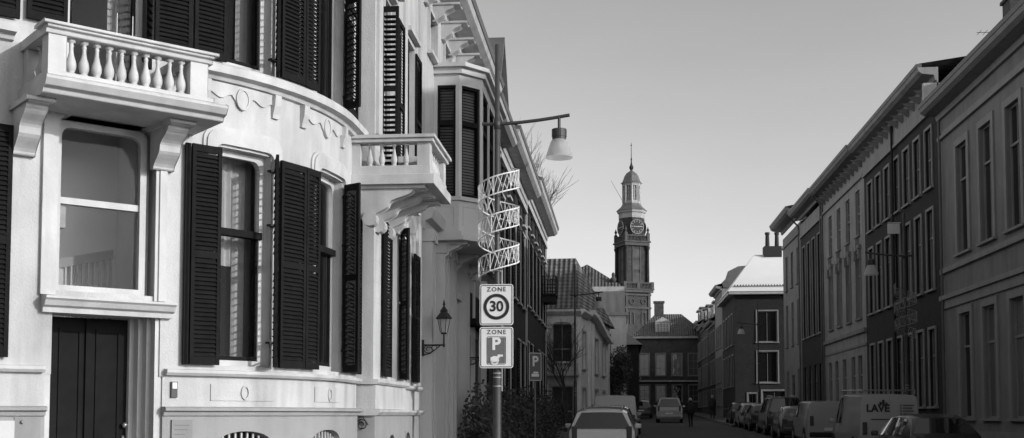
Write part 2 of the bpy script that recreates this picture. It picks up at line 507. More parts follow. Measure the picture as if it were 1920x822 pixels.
holes = [(.6, 1.5, 2.15, 4.5), (2.48, 3.645, .35, 2.57), (2.5, 3.56, 2.8, 4.66), (4.28, 5.06, 2.06, 4.58), (5.98, 6.82, 2.06, 4.6),
         (.5, 1.7, 5.56, 8.6), (2.56, 3.42, 4.9, 8.6), (4.36, 5.04, 5.56, 8.6), (5.95, 6.8, 5.56, 8.6)]
b = MB()
fwall(b, VM, 0, SE, 1.92, ZT, holes[:1] + [(2.48, 3.645, 1.92, 2.57)] + holes[2:], .22, .3)
vwall = b.build('wall', 'white', villa)
# base: white panel zone and grey base wall
b = MB()
fwall(b, VM, 0, 2.42, 1.58, 1.92, [], .2, .3); b.quad(VM(2.42, 0, 1.58), VM(2.42, -.2, 1.58), VM(2.42, -.2, 1.92), VM(2.42, 0, 1.92)); b.build('base_panel', 'white', villa)
b = MB(); fwall(b, VM, 3.68, SE, 1.58, 1.92, [], .2, .3); b.quad(VM(3.68, 0, 1.58), VM(3.68, -.2, 1.58), VM(3.68, -.2, 1.92), VM(3.68, 0, 1.92)); b.build('base_panel', 'white', villa)
b = MB()
bholes = [(4.33, 5.10, .5, 1.33), (5.88, 6.72, .5, 1.33)]
MV2 = lambda s, n, z: VM(s, n + .02, z)
fwall(b, MV2, 3.68, SE, -.1, 1.5, bholes, .22, .3); b.quad(MV2(3.68, 0, -.1), MV2(3.68, -.2, -.1), MV2(3.68, -.2, 1.5), MV2(3.68, 0, 1.5)); b.build('base_wall', 'base', villa); b = MB()
fwall(b, MV2, 0, 2.42, -.1, 1.5, [], .22, .3); b.quad(MV2(2.42, 0, -.1), MV2(2.42, -.2, -.1), MV2(2.42, -.2, 1.5), MV2(2.42, 0, 1.5))
b.build('base_wall', 'base', villa)
def course(z0, z1, n1, spans, name='string_course', m='trim', prof=None):
    b = MB()
    for a, c in spans:
        b.sweep(VM, a, c, prof or [(-.02, z0), (n1 * .7, z0), (n1, z0 + (z1 - z0) * .4), (n1, z1 - .01), (-.02, z1)], max(1, int((c - a) / .2)))
    return b.build(name, m, villa)
course(1.935, 2.01, .09, [(0, 2.40), (3.70, SE)], 'window_sill_course')
course(1.5, 1.585, .10, [(0, 2.42), (3.68, SE)], 'base_moulding', 'base', [(-.02, 1.49), (.05, 1.49), (.06, 1.53), (.11, 1.545), (.11, 1.575), (.08, 1.59), (-.02, 1.59)])
# rim cornice under the first floor windows
course(5.36, 5.51, .14, [(0, 2.02), (3.9, SE)], 'rim_cornice', 'trim', [(-.02, 5.33), (.05, 5.34), (.07, 5.38), (.15, 5.40), (.15, 5.49), (.13, 5.515), (-.02, 5.515)])
b = MB()
for s_ in (4.12, 5.1, 5.62, 6.75):
    b = MB(); b.sweep(VM, s_ - .05, s_ + .05, [(0, 5.05), (.035, 5.05), (.04, 5.1), (.07, 5.2), (.08, 5.325), (0, 5.325)], 1); b.build('cornice_bracket', 'trim', villa)
# flat strapwork under the rim
b = MB()
for a, c in ((4.17, 5.05), (5.67, 6.70)):
    b = MB(); n_ = 24
    top = [(a + (c - a) * i / n_, 5.325) for i in range(n_ + 1)]
    bot = []
    for i in range(n_ + 1):
        u = i / n_; z = 5.20
        z -= .14 * math.exp(-((u - .5) / .09) ** 2); z += .03 * math.cos(u * 2 * PI * 3) * (abs(u - .5) > .15)
        bot.append((a + (c - a) * u, z - .02))
    b.ring(VM, top, bot, 0, .022)
    cc = (a + c) / 2
    b.ring(VM, [(cc + .095 * math.cos(t), 5.18 + .13 * math.sin(t)) for t in [2 * PI * i / 20 for i in range(21)]],
           [(cc + .07 * math.cos(t), 5.18 + .10 * math.sin(t)) for t in [2 * PI * i / 20 for i in range(21)]], .022, .04)
    b.ring(VM, [(cc + .07 * math.cos(t), 5.18 + .10 * math.sin(t)) for t in [2 * PI * i / 20 for i in range(21)]],
           [(cc + .001 * math.cos(t), 5.18 + .001 * math.sin(t)) for t in [2 * PI * i / 20 for i in range(21)]], .0, .028)
    b.build('strapwork_ornament', 'trim', villa)
# panels on the base strip
b = MB()
for a, c in ((4.25, 5.15), (5.95, 6.75)):
    b = MB(); b.sbox(VM, a, c, 0, .012, 1.66, 1.85, 4)
    cc = (a + c) / 2
    b.ring(VM, [(cc + .06 * math.cos(t), 1.755 + .085 * math.sin(t)) for t in [2 * PI * i / 16 for i in range(17)]],
           [(cc + .04 * math.cos(t), 1.755 + .065 * math.sin(t)) for t in [2 * PI * i / 16 for i in range(17)]], .01, .03)
    b.build('base_relief', 'white', villa)

# arched windows of the bow, ground floor
def villa_window(s0, s1, z0, z1, hood=True, gm='clear', seg=3, n=-.17):
    f = MB(); k = len(arch(0, 1, 0, 1, .1))
    fr_o = arch(s0 - .0, s1 + .0, z0, z1, .01, 5, 8); fr_i = arch(s0 + .07, s1 - .07, z0, z1 - .07, .10, 5, 8)
    f.ring(VM, fr_o, fr_i, n - .03, n + .05)
    f.sbox(VM, s0, s1, n - .03, n + .049, z0, z0 + .07, seg)
    o = f.build('window', 'trim', villa)
    zm = z0 + (z1 - z0) * .62
    q = MB(); q.sbox(VM, s0 + .06, s1 - .06, n - .02, n + .10, zm - .04, zm + .04, seg)
    q.sbox(VM, s0 + .06, s0 + .10, n - .01, n + .03, z0 + .07, zm); q.sbox(VM, s1 - .10, s1 - .06, n - .01, n + .03, z0 + .07, zm)
    q.sbox(VM, s0 + .06, s1 - .06, n - .01, n + .03, z0 + .065, z0 + .12, seg)
    q.build('sash', 'shutter', o)
    p = MB()
    for i in range(seg):
        u, v = s0 + (s1 - s0) * i / seg, s0 + (s1 - s0) * (i + 1) / seg
        p.quad(VM(u, n, z0), VM(v, n, z0), VM(v, n, z1), VM(u, n, z1))
    p.build('pane', gm, o)
    c = MB(); nf = 28
    for i in range(nf):
        a_, c_ = s0 - .1 + (s1 - s0 + .2) * i / nf, s0 - .1 + (s1 - s0 + .2) * (i + 1) / nf
        o0, o1 = .022 * math.sin(i * 1.9), .022 * math.sin((i + 1) * 1.9); zb = z0 + (z1 - z0) * (.48 if i < nf * .62 else -.0)
        c.quad(VM(a_, n - .26 + o0, zb), VM(c_, n - .26 + o1, zb), VM(c_, n - .26 + o1, z1 + .1), VM(a_, n - .26 + o0, z1 + .1))
    c.build('curtain', 'curtain', o)
    if hood:
        h = MB()
        h.ring(VM, arch(s0 - .13, s1 + .13, z1 - .16, z1 + .20, .16), arch(s0 - .02, s1 + .02, z1 - .16, z1 + .03, .10), 0, .045)
        h.ring(VM, arch(s0 - .17, s1 + .17, z1 - .12, z1 + .235, .18), arch(s0 - .13, s1 + .13, z1 - .12, z1 + .201, .16), 0, .022)
        h.build('hood_moulding', 'trim', o)
    return o
villa_window(4.28, 5.06, 2.06, 4.58)
villa_window(5.98, 6.82, 2.06, 4.60)
villa_window(.6, 1.5, 2.15, 4.5)
for a, c in ((.5, 1.7), (4.36, 5.04), (5.95, 6.8)): villa_window(a, c, 5.56, 8.6, False)
villa_window(2.56, 3.42, 4.95, 8.6, False)

def vshut(s0, s1, z0, z1, n=.06, ang=0, **k):
    a = VM(s0, n, 0); c = VM(s1, n, 0); d = Vector((c[0] - a[0], c[1] - a[1])); w_ = d.length; d.normalize()
    return shutter(villa, a[0], a[1], d.x, d.y, w_, z0, z1, **k)
def vleaf(s_, w_, z0, z1, n0, deg):
    """leaf hinged at s_, standing out from the wall at deg from the wall normal (towards the viewer's left if negative)"""
    a = VM(s_, n0, 0); t = vdir(s_); nrm = Vector((t.y, -t.x)); d = nrm * math.cos(R_(deg)) + t * math.sin(R_(deg))
    return shutter(villa, a[0], a[1], d.x, d.y, w_, z0, z1, pitch=.082, tilt=-12)
GZ = (2.06, 4.55)
vshut(1.56, 2.03, 2.08, 4.45, .06)
vshut(3.885, 3.945, *GZ, .05); vshut(3.955, 4.31, *GZ, .07)
vleaf(5.10, .30, *GZ, .05, -42)
vshut(5.15, 5.60, *GZ, .08); vshut(5.61, 5.90, *GZ, .08)
vleaf(6.76, .28, *GZ, .05, -30)
vshut(6.78, 7.22, *GZ, .07); vshut(7.24, 7.66, *GZ, .07)
FZ = (5.56, 8.5)
vshut(1.72, 2.06, *FZ, .08); vshut(2.14, 2.55, 5.60, 8.5, .05)
vleaf(3.46, .34, 5.3, 8.5, .05, -34)
vshut(3.5, 3.93, *FZ, .06); vshut(3.96, 4.36, *FZ, .06)
vleaf(5.10, .30, *FZ, .05, -42)
vshut(5.13, 5.55, *FZ, .08); vshut(5.56, 5.86, *FZ, .08)
vleaf(6.74, .28, *FZ, .05, -30); vshut(6.76, 7.38, *FZ, .06)
# small iron shutter catches on the white wall
b = MB()
for s_, zz in ((5.09, 3.75), (5.09, 2.35), (6.88, 3.75), (6.88, 2.35), (6.86, 7.3), (6.86, 5.75), (5.08, 5.75), (5.08, 7.3), (5.09, 4.4), (6.88, 4.4)):
    b = MB(); b.sbox(VM, s_ - .09, s_ + .03, .0, .07, zz - .012, zz + .012); b.build('shutter_hinge', 'iron', villa)

# front door, deep moulded jamb
b = MB()
D = -.46
for i, (a, c, n0, n1) in enumerate([(3.455, 0, 0, D + .07), (3.505, 0, 0, D + .20), (3.555, 0, 0, D + .32), (3.605, 0, 0, -.02)]):
    b.sbox(VM, a - .003 * i, 3.69, D - .02, n1 + .0, .3, 2.57)
b.sbox(VM, 2.0, 2.478, D - .02, -.012, .3, 2.57)
b.sbox(VM, 2.0, 3.70, D - .03, -.015, 2.572, 2.70)
b.build('door_jamb', 'trim', villa)
b = MB()
for a, c in ((2.28, 3.00), (3.02, 3.46)):
    b.sbox(VM, a, c, D - .03, D + .0, .35, 2.56)
dr = b.build('door', 'door', villa)
b = MB()
for a, c in ((2.70, 2.95), (3.10, 3.38)):
    for z0, z1 in ((.5, 1.05), (1.15, 2.44)):
        b.ring(VM, arch(a, c, z0, z1, .005, 2, 2), arch(a + .035, c - .035, z0 + .035, z1 - .035, .005, 2, 2), D, D + .016)
        b.sbox(VM, a, c, D, D + .015, z0, z0 + .035)
b.sbox(VM, 2.985, 3.04, D + .0, D + .03, .36, 2.55)
b.build('door_panel', 'door', dr)
b = MB(); p = VM(3.42, D + .06, 1.385)
b.lathe([(.012, -.03), (.028, -.015), (.032, 0), (.028, .015), (.012, .03)], p[0], p[1], 12, 1.385); b.sbox(VM, 3.41, 3.43, D, D + .05, 1.375, 1.395)
b.sbox(VM, 3.405, 3.435, D, D + .02, 1.19, 1.27)
b.build('door_knob', 'rim', dr, True)
b = MB(); b.sbox(VM, 2.3, 3.75, -.5, .35, .0, .18); b.sbox(VM, 2.35, 3.7, -.5, .05, .18, .35); b.build('door_step', 'kerb', villa)
# lintel cornice
b = MB()
b.sweep(VM, 2.36, 3.76, [(0, 2.56), (.07, 2.56), (.08, 2.61), (.13, 2.63), (.16, 2.68), (.19, 2.70), (.19, 2.725), (0, 2.745)], 1)
b.build('door_cornice', 'trim', villa)
# architrave and stair window above the door
b = MB()
b.ring(VM, arch(2.34, 3.68, 2.745, 4.80, .16), arch(2.44, 3.60, 2.745, 4.72, .14), 0, .05)
b.ring(VM, arch(2.44, 3.60, 2.745, 4.72, .14), arch(2.50, 3.56, 2.745, 4.66, .12), -.02, .03)
b.ring(VM, arch(2.495, 3.565, 2.8, 4.665, .002), arch(2.50, 3.56, 2.8, 4.66, .13), -.22, -.001)
b.build('architrave', 'trim', villa)
b = MB(); n = -.18
b.ring(VM, arch(2.50, 3.50, 2.78, 4.63, .10), arch(2.57, 3.43, 2.87, 4.56, .10), n - .03, n + .08)
b.sbox(VM, 2.50, 3.50, n - .03, n + .079, 2.78, 2.87); b.sbox(VM, 2.57, 3.43, n - .02, n + .05, 3.74, 3.81)
b.sbox(VM, 3.50, 3.56, n - .06, n - .0, 2.78, 4.66)
wd = b.build('window', 'trim', villa)
b = MB(); b.quad(VM(2.5, n, 2.8), VM(3.5, n, 2.8), VM(3.5, n, 4.63), VM(2.5, n, 4.63)); b.build('pane', 'clear', wd)
# hall seen through the stair window
b = MB()
b.sbox(VM, 2.05, 3.62, -1.32, -1.3, 1.3, 4.85); b.sbox(VM, 2.03, 2.05, -1.3, -.24, 1.3, 4.85); b.sbox(VM, 3.62, 3.64, -1.3, -.24, 1.3, 4.85)
b.build('hall_wall', 'room', villa)
b = MB()
a0, a1 = VM(1.9, -1.7, 2.75), VM(3.6, -1.7, 3.35)
b.sweep(VM, 2.06, 3.5, [(-1.12, 3.0), (-1.06, 3.0), (-1.06, 3.11), (-1.12, 3.11)], 1)
for v in range(len(b.v)): x, y, z = b.v[v]; b.v[v] = (x, y, z + (.32 if v >= 4 else -.05))
b.build('handrail', 'greytrim', villa)
b = MB()
for i in range(9):
    q = 2.95 + .065 * i; b.sbox(VM, q, q + .022, -1.10, -1.075, 2.5, 3.06 + (q - 2.06) * .22)
b.sbox(VM, 2.82, 2.91, -1.15, -1.0, 2.4, 3.15); b.sbox(VM, 2.72, 2.92, -1.29, -1.0, 3.62, 3.86)  # newel post, then a white block standing in for a lit patch
b.build('stair_baluster_lit_patch', 'trim', villa)
# rooms: floors and inner wall
b = MB()
for zf in (1.15, 4.86, ZT - .4):
    n_ = 40
    for i in range(n_):
        u, v = SE * i / n_, SE * (i + 1) / n_
        A, B_ = VM(u, -.23, zf), VM(v, -.23, zf); b.add([A, B_, (-9.5, 17, zf)], [(0, 1, 2)])
b.build('floor', 'room', villa)
b = MB()
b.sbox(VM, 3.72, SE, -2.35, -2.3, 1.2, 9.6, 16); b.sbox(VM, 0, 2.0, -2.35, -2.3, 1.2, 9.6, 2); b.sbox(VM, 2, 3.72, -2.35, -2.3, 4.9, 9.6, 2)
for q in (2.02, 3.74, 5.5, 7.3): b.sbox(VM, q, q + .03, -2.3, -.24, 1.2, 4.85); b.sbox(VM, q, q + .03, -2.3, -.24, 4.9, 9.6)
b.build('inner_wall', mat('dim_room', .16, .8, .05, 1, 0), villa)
# roof slab and back of the villa
b = MB()
n_ = 40; top = [VM(SE * i / n_, .35, ZT) for i in range(n_ + 1)] + [(-3.1, 16.2, ZT), (-3.1, 21.3, ZT), (-13, 21.3, ZT), (-13, 8, ZT), VM(0, .35, ZT)]
b.add(top, [tuple(range(len(top)))]); t2 = [(x, y, ZT + .3) for x, y, z in top]; b.add(t2, [tuple(range(len(t2)))])
for i in range(len(top) - 1): b.quad(top[i], top[i + 1], t2[i + 1], t2[i])
b.build('roof', 'rooflead', villa)
b = MB(); p0 = VM(0, 0, 0)
for (x0, y0), (x1, y1) in (((p0[0], p0[1]), (-13, 8)), ((-13, 8), (-13, 21.3)), ((-13, 21.29), (-3.7, 21.29))): b.quad((x0, y0, -.1), (x1, y1, -.1), (x1, y1, ZT), (x0, y0, ZT))
b.build('rear_wall', 'white', villa)

# balcony over the front door
def rail_run(mb, cap, pts, z0, z1, M_=None): pass
bal = MB()
MBk = VM
bal.sweep(VM, 2.09, 3.99, [(0, 4.66), (.78, 4.66), (.80, 4.70), (.86, 4.72), (.90, 4.78), (.90, 4.81), (.84, 4.83), (0, 4.83)], 1)
bal.sweep(VM, 2.12, 3.86, [(0, 4.832), (.83, 4.832), (.83, 4.88), (0, 4.88)], 1)
bk = bal.build('balcony', 'trim', villa, bevel=.006)
b = MB()
for a, c in ((2.13, 2.31), (3.60, 3.80)): b.sbox(VM, a, c, .62, .80, 4.88, 5.25)
for a, c in ((2.13, 2.31), (3.60, 3.80)): b.sbox(VM, a, c, .0, .14, 4.88, 5.25)
b.sweep(VM, 2.10, 3.84, [(.60, 5.25), (.82, 5.25), (.83, 5.29), (.87, 5.30), (.87, 5.345), (.60, 5.345)], 1)
for a, c in ((2.10, 2.33), (3.58, 3.84)): b.sbox(VM, a, c, 0, .60, 5.252, 5.343)
b.sbox(VM, 2.06, 3.88, .58, .90, 5.325, 5.355)
b.build('balustrade', 'trim', bk, bevel=.005)
b = MB()
for i in range(10):
    s_ = 2.38 + (3.53 - 2.38) * i / 9; p = VM(s_, .72, 0); b = MB(); baluster(b, p[0], p[1], 4.88, 5.25, .052); b.build('baluster', 'trim', bk, True)
for n_ in (.28, .46):
    for s_ in (2.22, 3.7): p = VM(s_, n_, 0); b = MB(); baluster(b, p[0], p[1], 4.88, 5.25, .05); b.build('baluster', 'trim', bk, True)
def console(par, M_, s0, s1, zt, dep, h, m='trim'):
    b = MB(); pr = [(0, zt), (dep, zt), (dep, zt - h * .10)]
    for i in range(9):
        t = i / 8; pr.append((dep * (.86 - .40 * t) + .05 * dep * math.sin(t * 2 * PI), zt - h * (.12 + .42 * t)))
    for i in range(1, 8):
        t = i / 7; pr.append((dep * (.30 + .16 * math.cos(t * PI) ), zt - h * (.56 + .44 * t)))
    pr.append((0, zt - h))
    b.sweep(M_, s0, s1, pr, 1)
    b.sbox(M_, s0 - .03, s1 + .03, 0, dep + .05, zt - .002 - h * .08, zt - .003)
    p = M_((s0 + s1) / 2, 0, 0)
    return b.build('console', m, par, bevel=.008)
console(bk, VM, 2.03, 2.25, 4.66, .55, .50); console(bk, VM, 3.50, 3.74, 4.66, .55, .46)

# flank bay of the villa, facing the street
FM = lin(-3.45, 16.3, 0, 1, 1, 0)      # s = Y - 16.3
RM = lin(-3.65, 18.7, 0, 1, 1, 0)
b = MB()
fwall(b, FM, 0, 2.4, 1.92, ZT, [(1.05, 1.75, 2.06, 4.5), (.48, 1.45, 4.95, 7.9)], .25)
b.quad((-3.75, 16.3, 1.92), (-3.45, 16.3, 1.92), (-3.45, 16.3, ZT), (-3.75, 16.3, ZT)); b.quad((-3.75, 18.7, 1.92), (-3.45, 18.7, 1.92), (-3.45, 18.7, ZT), (-3.75, 18.7, ZT))
fwall(b, RM, 0, 2.6, 1.92, ZT, [(1.0, 1.7, 2.06, 4.5), (1.0, 1.7, 5.5, 8)], .25)
for i in range(16):      # joints of the block pattern on the corner
    b.box(-3.456, -3.4475, 16.3, 16.72, 2.2 + i * .30 + (.4 if i > 7 else 0), 2.208 + i * .30 + (.4 if i > 7 else 0))
b.build('flank_wall', 'white', villa)
b = MB()
fwall(b, lambda s, n, z: FM(s, n + .04, z), -.02, 2.35, 1.58, 1.92, [], .1); b.box(-3.75, -3.4102, 16.28, 16.32, 1.58, 1.92); b.box(-3.75, -3.4102, 18.6, 18.64, 1.58, 1.92)
fwall(b, lambda s, n, z: RM(s, n + .02, z), 0, 2.6, 1.58, 1.92, [], .1)
b.build('flank_panel', 'white', villa)
b = MB()
fwall(b, lambda s, n, z: FM(s, n + .03, z), -.01, 2.35, -.1, 1.5, [(1.0, 1.55, .5, 1.22)], .2); b.box(-3.75, -3.4203, 16.29, 16.32, -.1, 1.5); b.box(-3.75, -3.4203, 18.6, 18.63, -.1, 1.5)
fwall(b, lambda s, n, z: RM(s, n + .02, z), 0, 2.6, -.1, 1.5, [(1.1, 1.6, .5, 1.22)], .2)
b.build('flank_base', 'base', villa)
for M_, a, c in ((FM, -.06, 2.42), (RM, .05, 2.6)):
    b = MB(); b.sweep(M_, a, c, [(-.3, 1.93), (.06, 1.93), (.09, 1.96), (.09, 2.0), (-.3, 2.01)], 1)
    b.sweep(M_, a, c, [(-.3, 1.49), (.06, 1.49), (.11, 1.54), (.11, 1.575), (-.3, 1.585)], 1); b.build('flank_moulding', 'trim', villa)
b = MB(); b.sweep(RM, .05, 2.6, [(-.2, 5.33), (.05, 5.34), (.12, 5.40), (.12, 5.49), (-.2, 5.51)], 1)
b.build('flank_moulding', 'trim', villa)
window(villa, FM, 1.05, 1.75, 2.06, 4.5, rail=.62, sur=.0, sill=0); window(villa, FM, .48, 1.45, 4.95, 7.9, rail=.7, muntin=1, sur=.06, sill=0, n=-.1, hood=.08)
window(villa, RM, 1.0, 1.7, 2.06, 4.5, rail=.62, sill=0); window(villa, RM, 1.0, 1.7, 5.55, 8, rail=.62, sill=0, sur=.08, hood=.08)
shutter(villa, -3.39, 16.78, 0, 1, .52, 2.06, 4.45); shutter(villa, -3.40, 18.12, .75, -.66, .2, 2.06, 4.42, pitch=.082, tilt=-12); shutter(villa, -3.37, 18.14, 0, 1, .5, 2.06, 4.42)
shutter(villa, -3.59, 19.1, 0, 1, .55, 2.08, 4.35); shutter(villa, -3.59, 20.42, 0, 1, .55, 2.08, 4.35)
shutter(villa, -3.45, 16.72, 1, 0, .26, 5.05, 7.5, pitch=.075, tilt=25); shutter(villa, -3.40, 17.8, 0, 1, .5, 5.0, 7.7)
shutter(villa, -3.58, 19.1, 0, 1, .55, 5.55, 7.95); shutter(villa, -3.58, 20.42, 0, 1, .55, 5.55, 7.95)
# pilaster strips beside the flank
b = MB(); b.box(-3.50, -3.40, 16.35, 16.62, 5.52, ZT); b.box(-3.5, -3.41, 18.45, 18.68, 4.9, ZT); b.box(-3.68, -3.60, 20.98, 21.28, 2.02, ZT); b.build('pilaster', 'trim', villa)
# small balcony on the flank
BM = lin(-3.46, 15.78, 0, 1, 1, 0)    # s 0..1.55, n 0..0.92
b = MB()
b.box(-3.66, -2.50, 15.72, 17.35, 4.66, 4.80); b.box(-3.66, -2.56, 15.78, 17.29, 4.802, 4.93)
b2 = b.build('balcony', 'trim', villa, bevel=.006)
b = MB()
b.box(-2.75, -2.57, 15.79, 15.98, 4.93, 5.25); b.box(-2.75, -2.57, 17.10, 17.28, 4.93, 5.25); b.box(-3.66, -3.54, 15.79, 15.90, 4.93, 5.25)
b.box(-3.66, -2.52, 15.74, 15.96, 5.25, 5.30); b.box(-3.66, -2.49, 15.71, 15.99, 5.302, 5.35)
b.box(-2.74, -2.53, 15.963, 17.3, 5.25, 5.30); b.box(-2.77, -2.49, 15.993, 17.34, 5.302, 5.35); b.box(-3.45, -2.743, 17.08, 17.3, 5.252, 5.345)
b.build('balustrade', 'trim', b2, bevel=.005)
b = MB()
for x, y in [(x, 15.86) for x in (-3.42, -3.25, -3.08, -2.91)] + [(-2.65, 16.10 + .17 * i) for i in range(6)] + [(-3.2, 17.19), (-2.98, 17.19)]:
    b = MB(); baluster(b, x, y, 4.93, 5.25, .045); b.build('baluster', 'trim', b2, True)
CM = lin(-3.55, 15.8, 0, 1, 1, 0)
for q in (.02, .62, 1.25):
    console(b2, CM, q, q + .16, 4.66, .86, .46)
b = MB()
for q, zz in ((.09, 4.2), (.69, 4.2), (1.32, 4.2)):
    b = MB()
    for rr in (.10,):
        b.sweep(CM, q - .10, q + .10, [(.14 + rr * math.cos(2 * PI * i / 12), zz + rr * math.sin(2 * PI * i / 12)) for i in range(12)], 1)
    b.build('scroll', 'trim', b2)
console(villa, FM, .95, 1.12, 4.66, .22, .42); console(villa, FM, 1.55, 1.78, 4.66, .30, .34)
# main cornice of the villa with modillions
b = MB()
b.sweep(FM, -.1, 2.5, [(-.3, 9.5), (.1, 9.5), (.15, 9.6), (.15, 9.75), (.5, 9.8), (.55, 9.98), (-.3, 9.98)], 1); b.sweep(RM, .0, 2.6, [(-.3, 9.5), (.1, 9.5), (.15, 9.6), (.15, 9.75), (.66, 9.8), (.72, 9.97), (-.3, 9.97)], 1)
b.build('cornice', 'trim', villa)
for i in range(3): console(villa, RM, .25 + i * .85, .47 + i * .85, 9.74, .55, .45)
# letterbox, plaque, basement grilles, iron bits
b = MB(); b.sbox(VM, 3.775, 3.845, 0, .03, 1.69, 1.865); b.build('bell_panel', 'black', villa)
b = MB(); b.sbox(VM, 3.785, 3.835, .03, .036, 1.79, 1.855); b.build('bell_plate', 'sign', villa)
b = MB(); b.sbox(VM, 3.78, 4.02, .02, .045, 1.05, 1.445); pl = b.build('plaque', 'greywall', villa)
b = MB()
for i in range(6): b.sbox(VM, 3.81, 3.99 - .03 * (i % 3), .045, .048, 1.38 - i * .05, 1.388 - i * .05)
b.build('plaque_border', 'rooflead', pl)
b = MB(); b.sbox(VM, 1.55, 2.12, .02, .04, .9, 1.44); b.build('notice_board', 'cream', villa)
b = MB(); b.sbox(VM, 2.12, 2.38, .02, .03, .6, 1.475); p = VM(2.2, .05, 1.42); b.tube(VM(2.2, .02, 1.43), VM(2.2, .06, 1.43), .02, .02, 10); b.build('meter_cover', 'greywall3', villa)
for (s0, s1, zt) in ((4.33, 5.10, 1.33), (5.88, 6.72, 1.33)):
    k = 12; cc = (s0 + s1) / 2; rr = (s1 - s0) / 2
    outer = [(s0 + (s1 - s0) * i / k, zt + .001) for i in range(k + 1)]
    inner = [(cc - rr * math.cos(PI * i / k), zt - .16 + .14 * math.sin(PI * i / k)) for i in range(k + 1)]
    b = MB(); b.ring(MV2, outer, inner, -.2, -.001); b.build('basement_arch', 'base', villa)
    b = MB()
    for i in range(9):
        q = s0 + .04 + (s1 - s0 - .08) * i / 8; t = (q - cc) / rr; b.sbox(MV2, q - .012, q + .012, -.10, -.08, .5, zt - .175 + .14 * math.sqrt(max(0, 1 - t * t)))
    gr = b.build('basement_grille', 'trim', villa)
    b = MB(); b.quad(MV2(s0, -.2, .5), MV2(s1, -.2, .5), MV2(s1, -.2, zt), MV2(s0, -.2, zt)); b.build('basement_pane', 'glass', gr)
for (M_, a, c) in ((FM, 1.0, 1.55), (RM, 1.1, 1.6)):
    b = MB(); b.quad(M_(a, -.12, .5), M_(c, -.12, .5), M_(c, -.12, 1.22), M_(a, -.12, 1.22)); b.build('basement_pane', 'glass', villa)
    b = MB(); k = 10
    b.ring(M_, [(a + (c - a) * i / k, 1.221) for i in range(k + 1)], [((a + c) / 2 - (c - a) / 2 * math.cos(PI * i / k), 1.0 + .2 * math.sin(PI * i / k)) for i in range(k + 1)], -.1, .028); b.build('basement_arch', 'base', villa)
b = MB(); pts = []
for i in range(22): t = i / 21 * 1.5 * 2 * PI; r_ = .03 + .055 * i / 21; pts.append((-3.60 + r_ * math.cos(t), 16.26, 1.36 + r_ * math.sin(t)))
b.path(pts, .009); b.path([(-3.66, 16.26, 1.52), (-3.57, 16.26, 1.45), (-3.51, 16.26, 1.36)], .009); b.build('iron_scroll', 'iron', villa)
# two thin white rods standing on the balcony rail
b = MB()
for s_ in (2.97, 3.14): p = VM(s_, .35, 0); b.tube((p[0], p[1], 5.0), (p[0], p[1], 5.75), .008, .006, 6)
b.build('railing_rod', 'trim', bk)

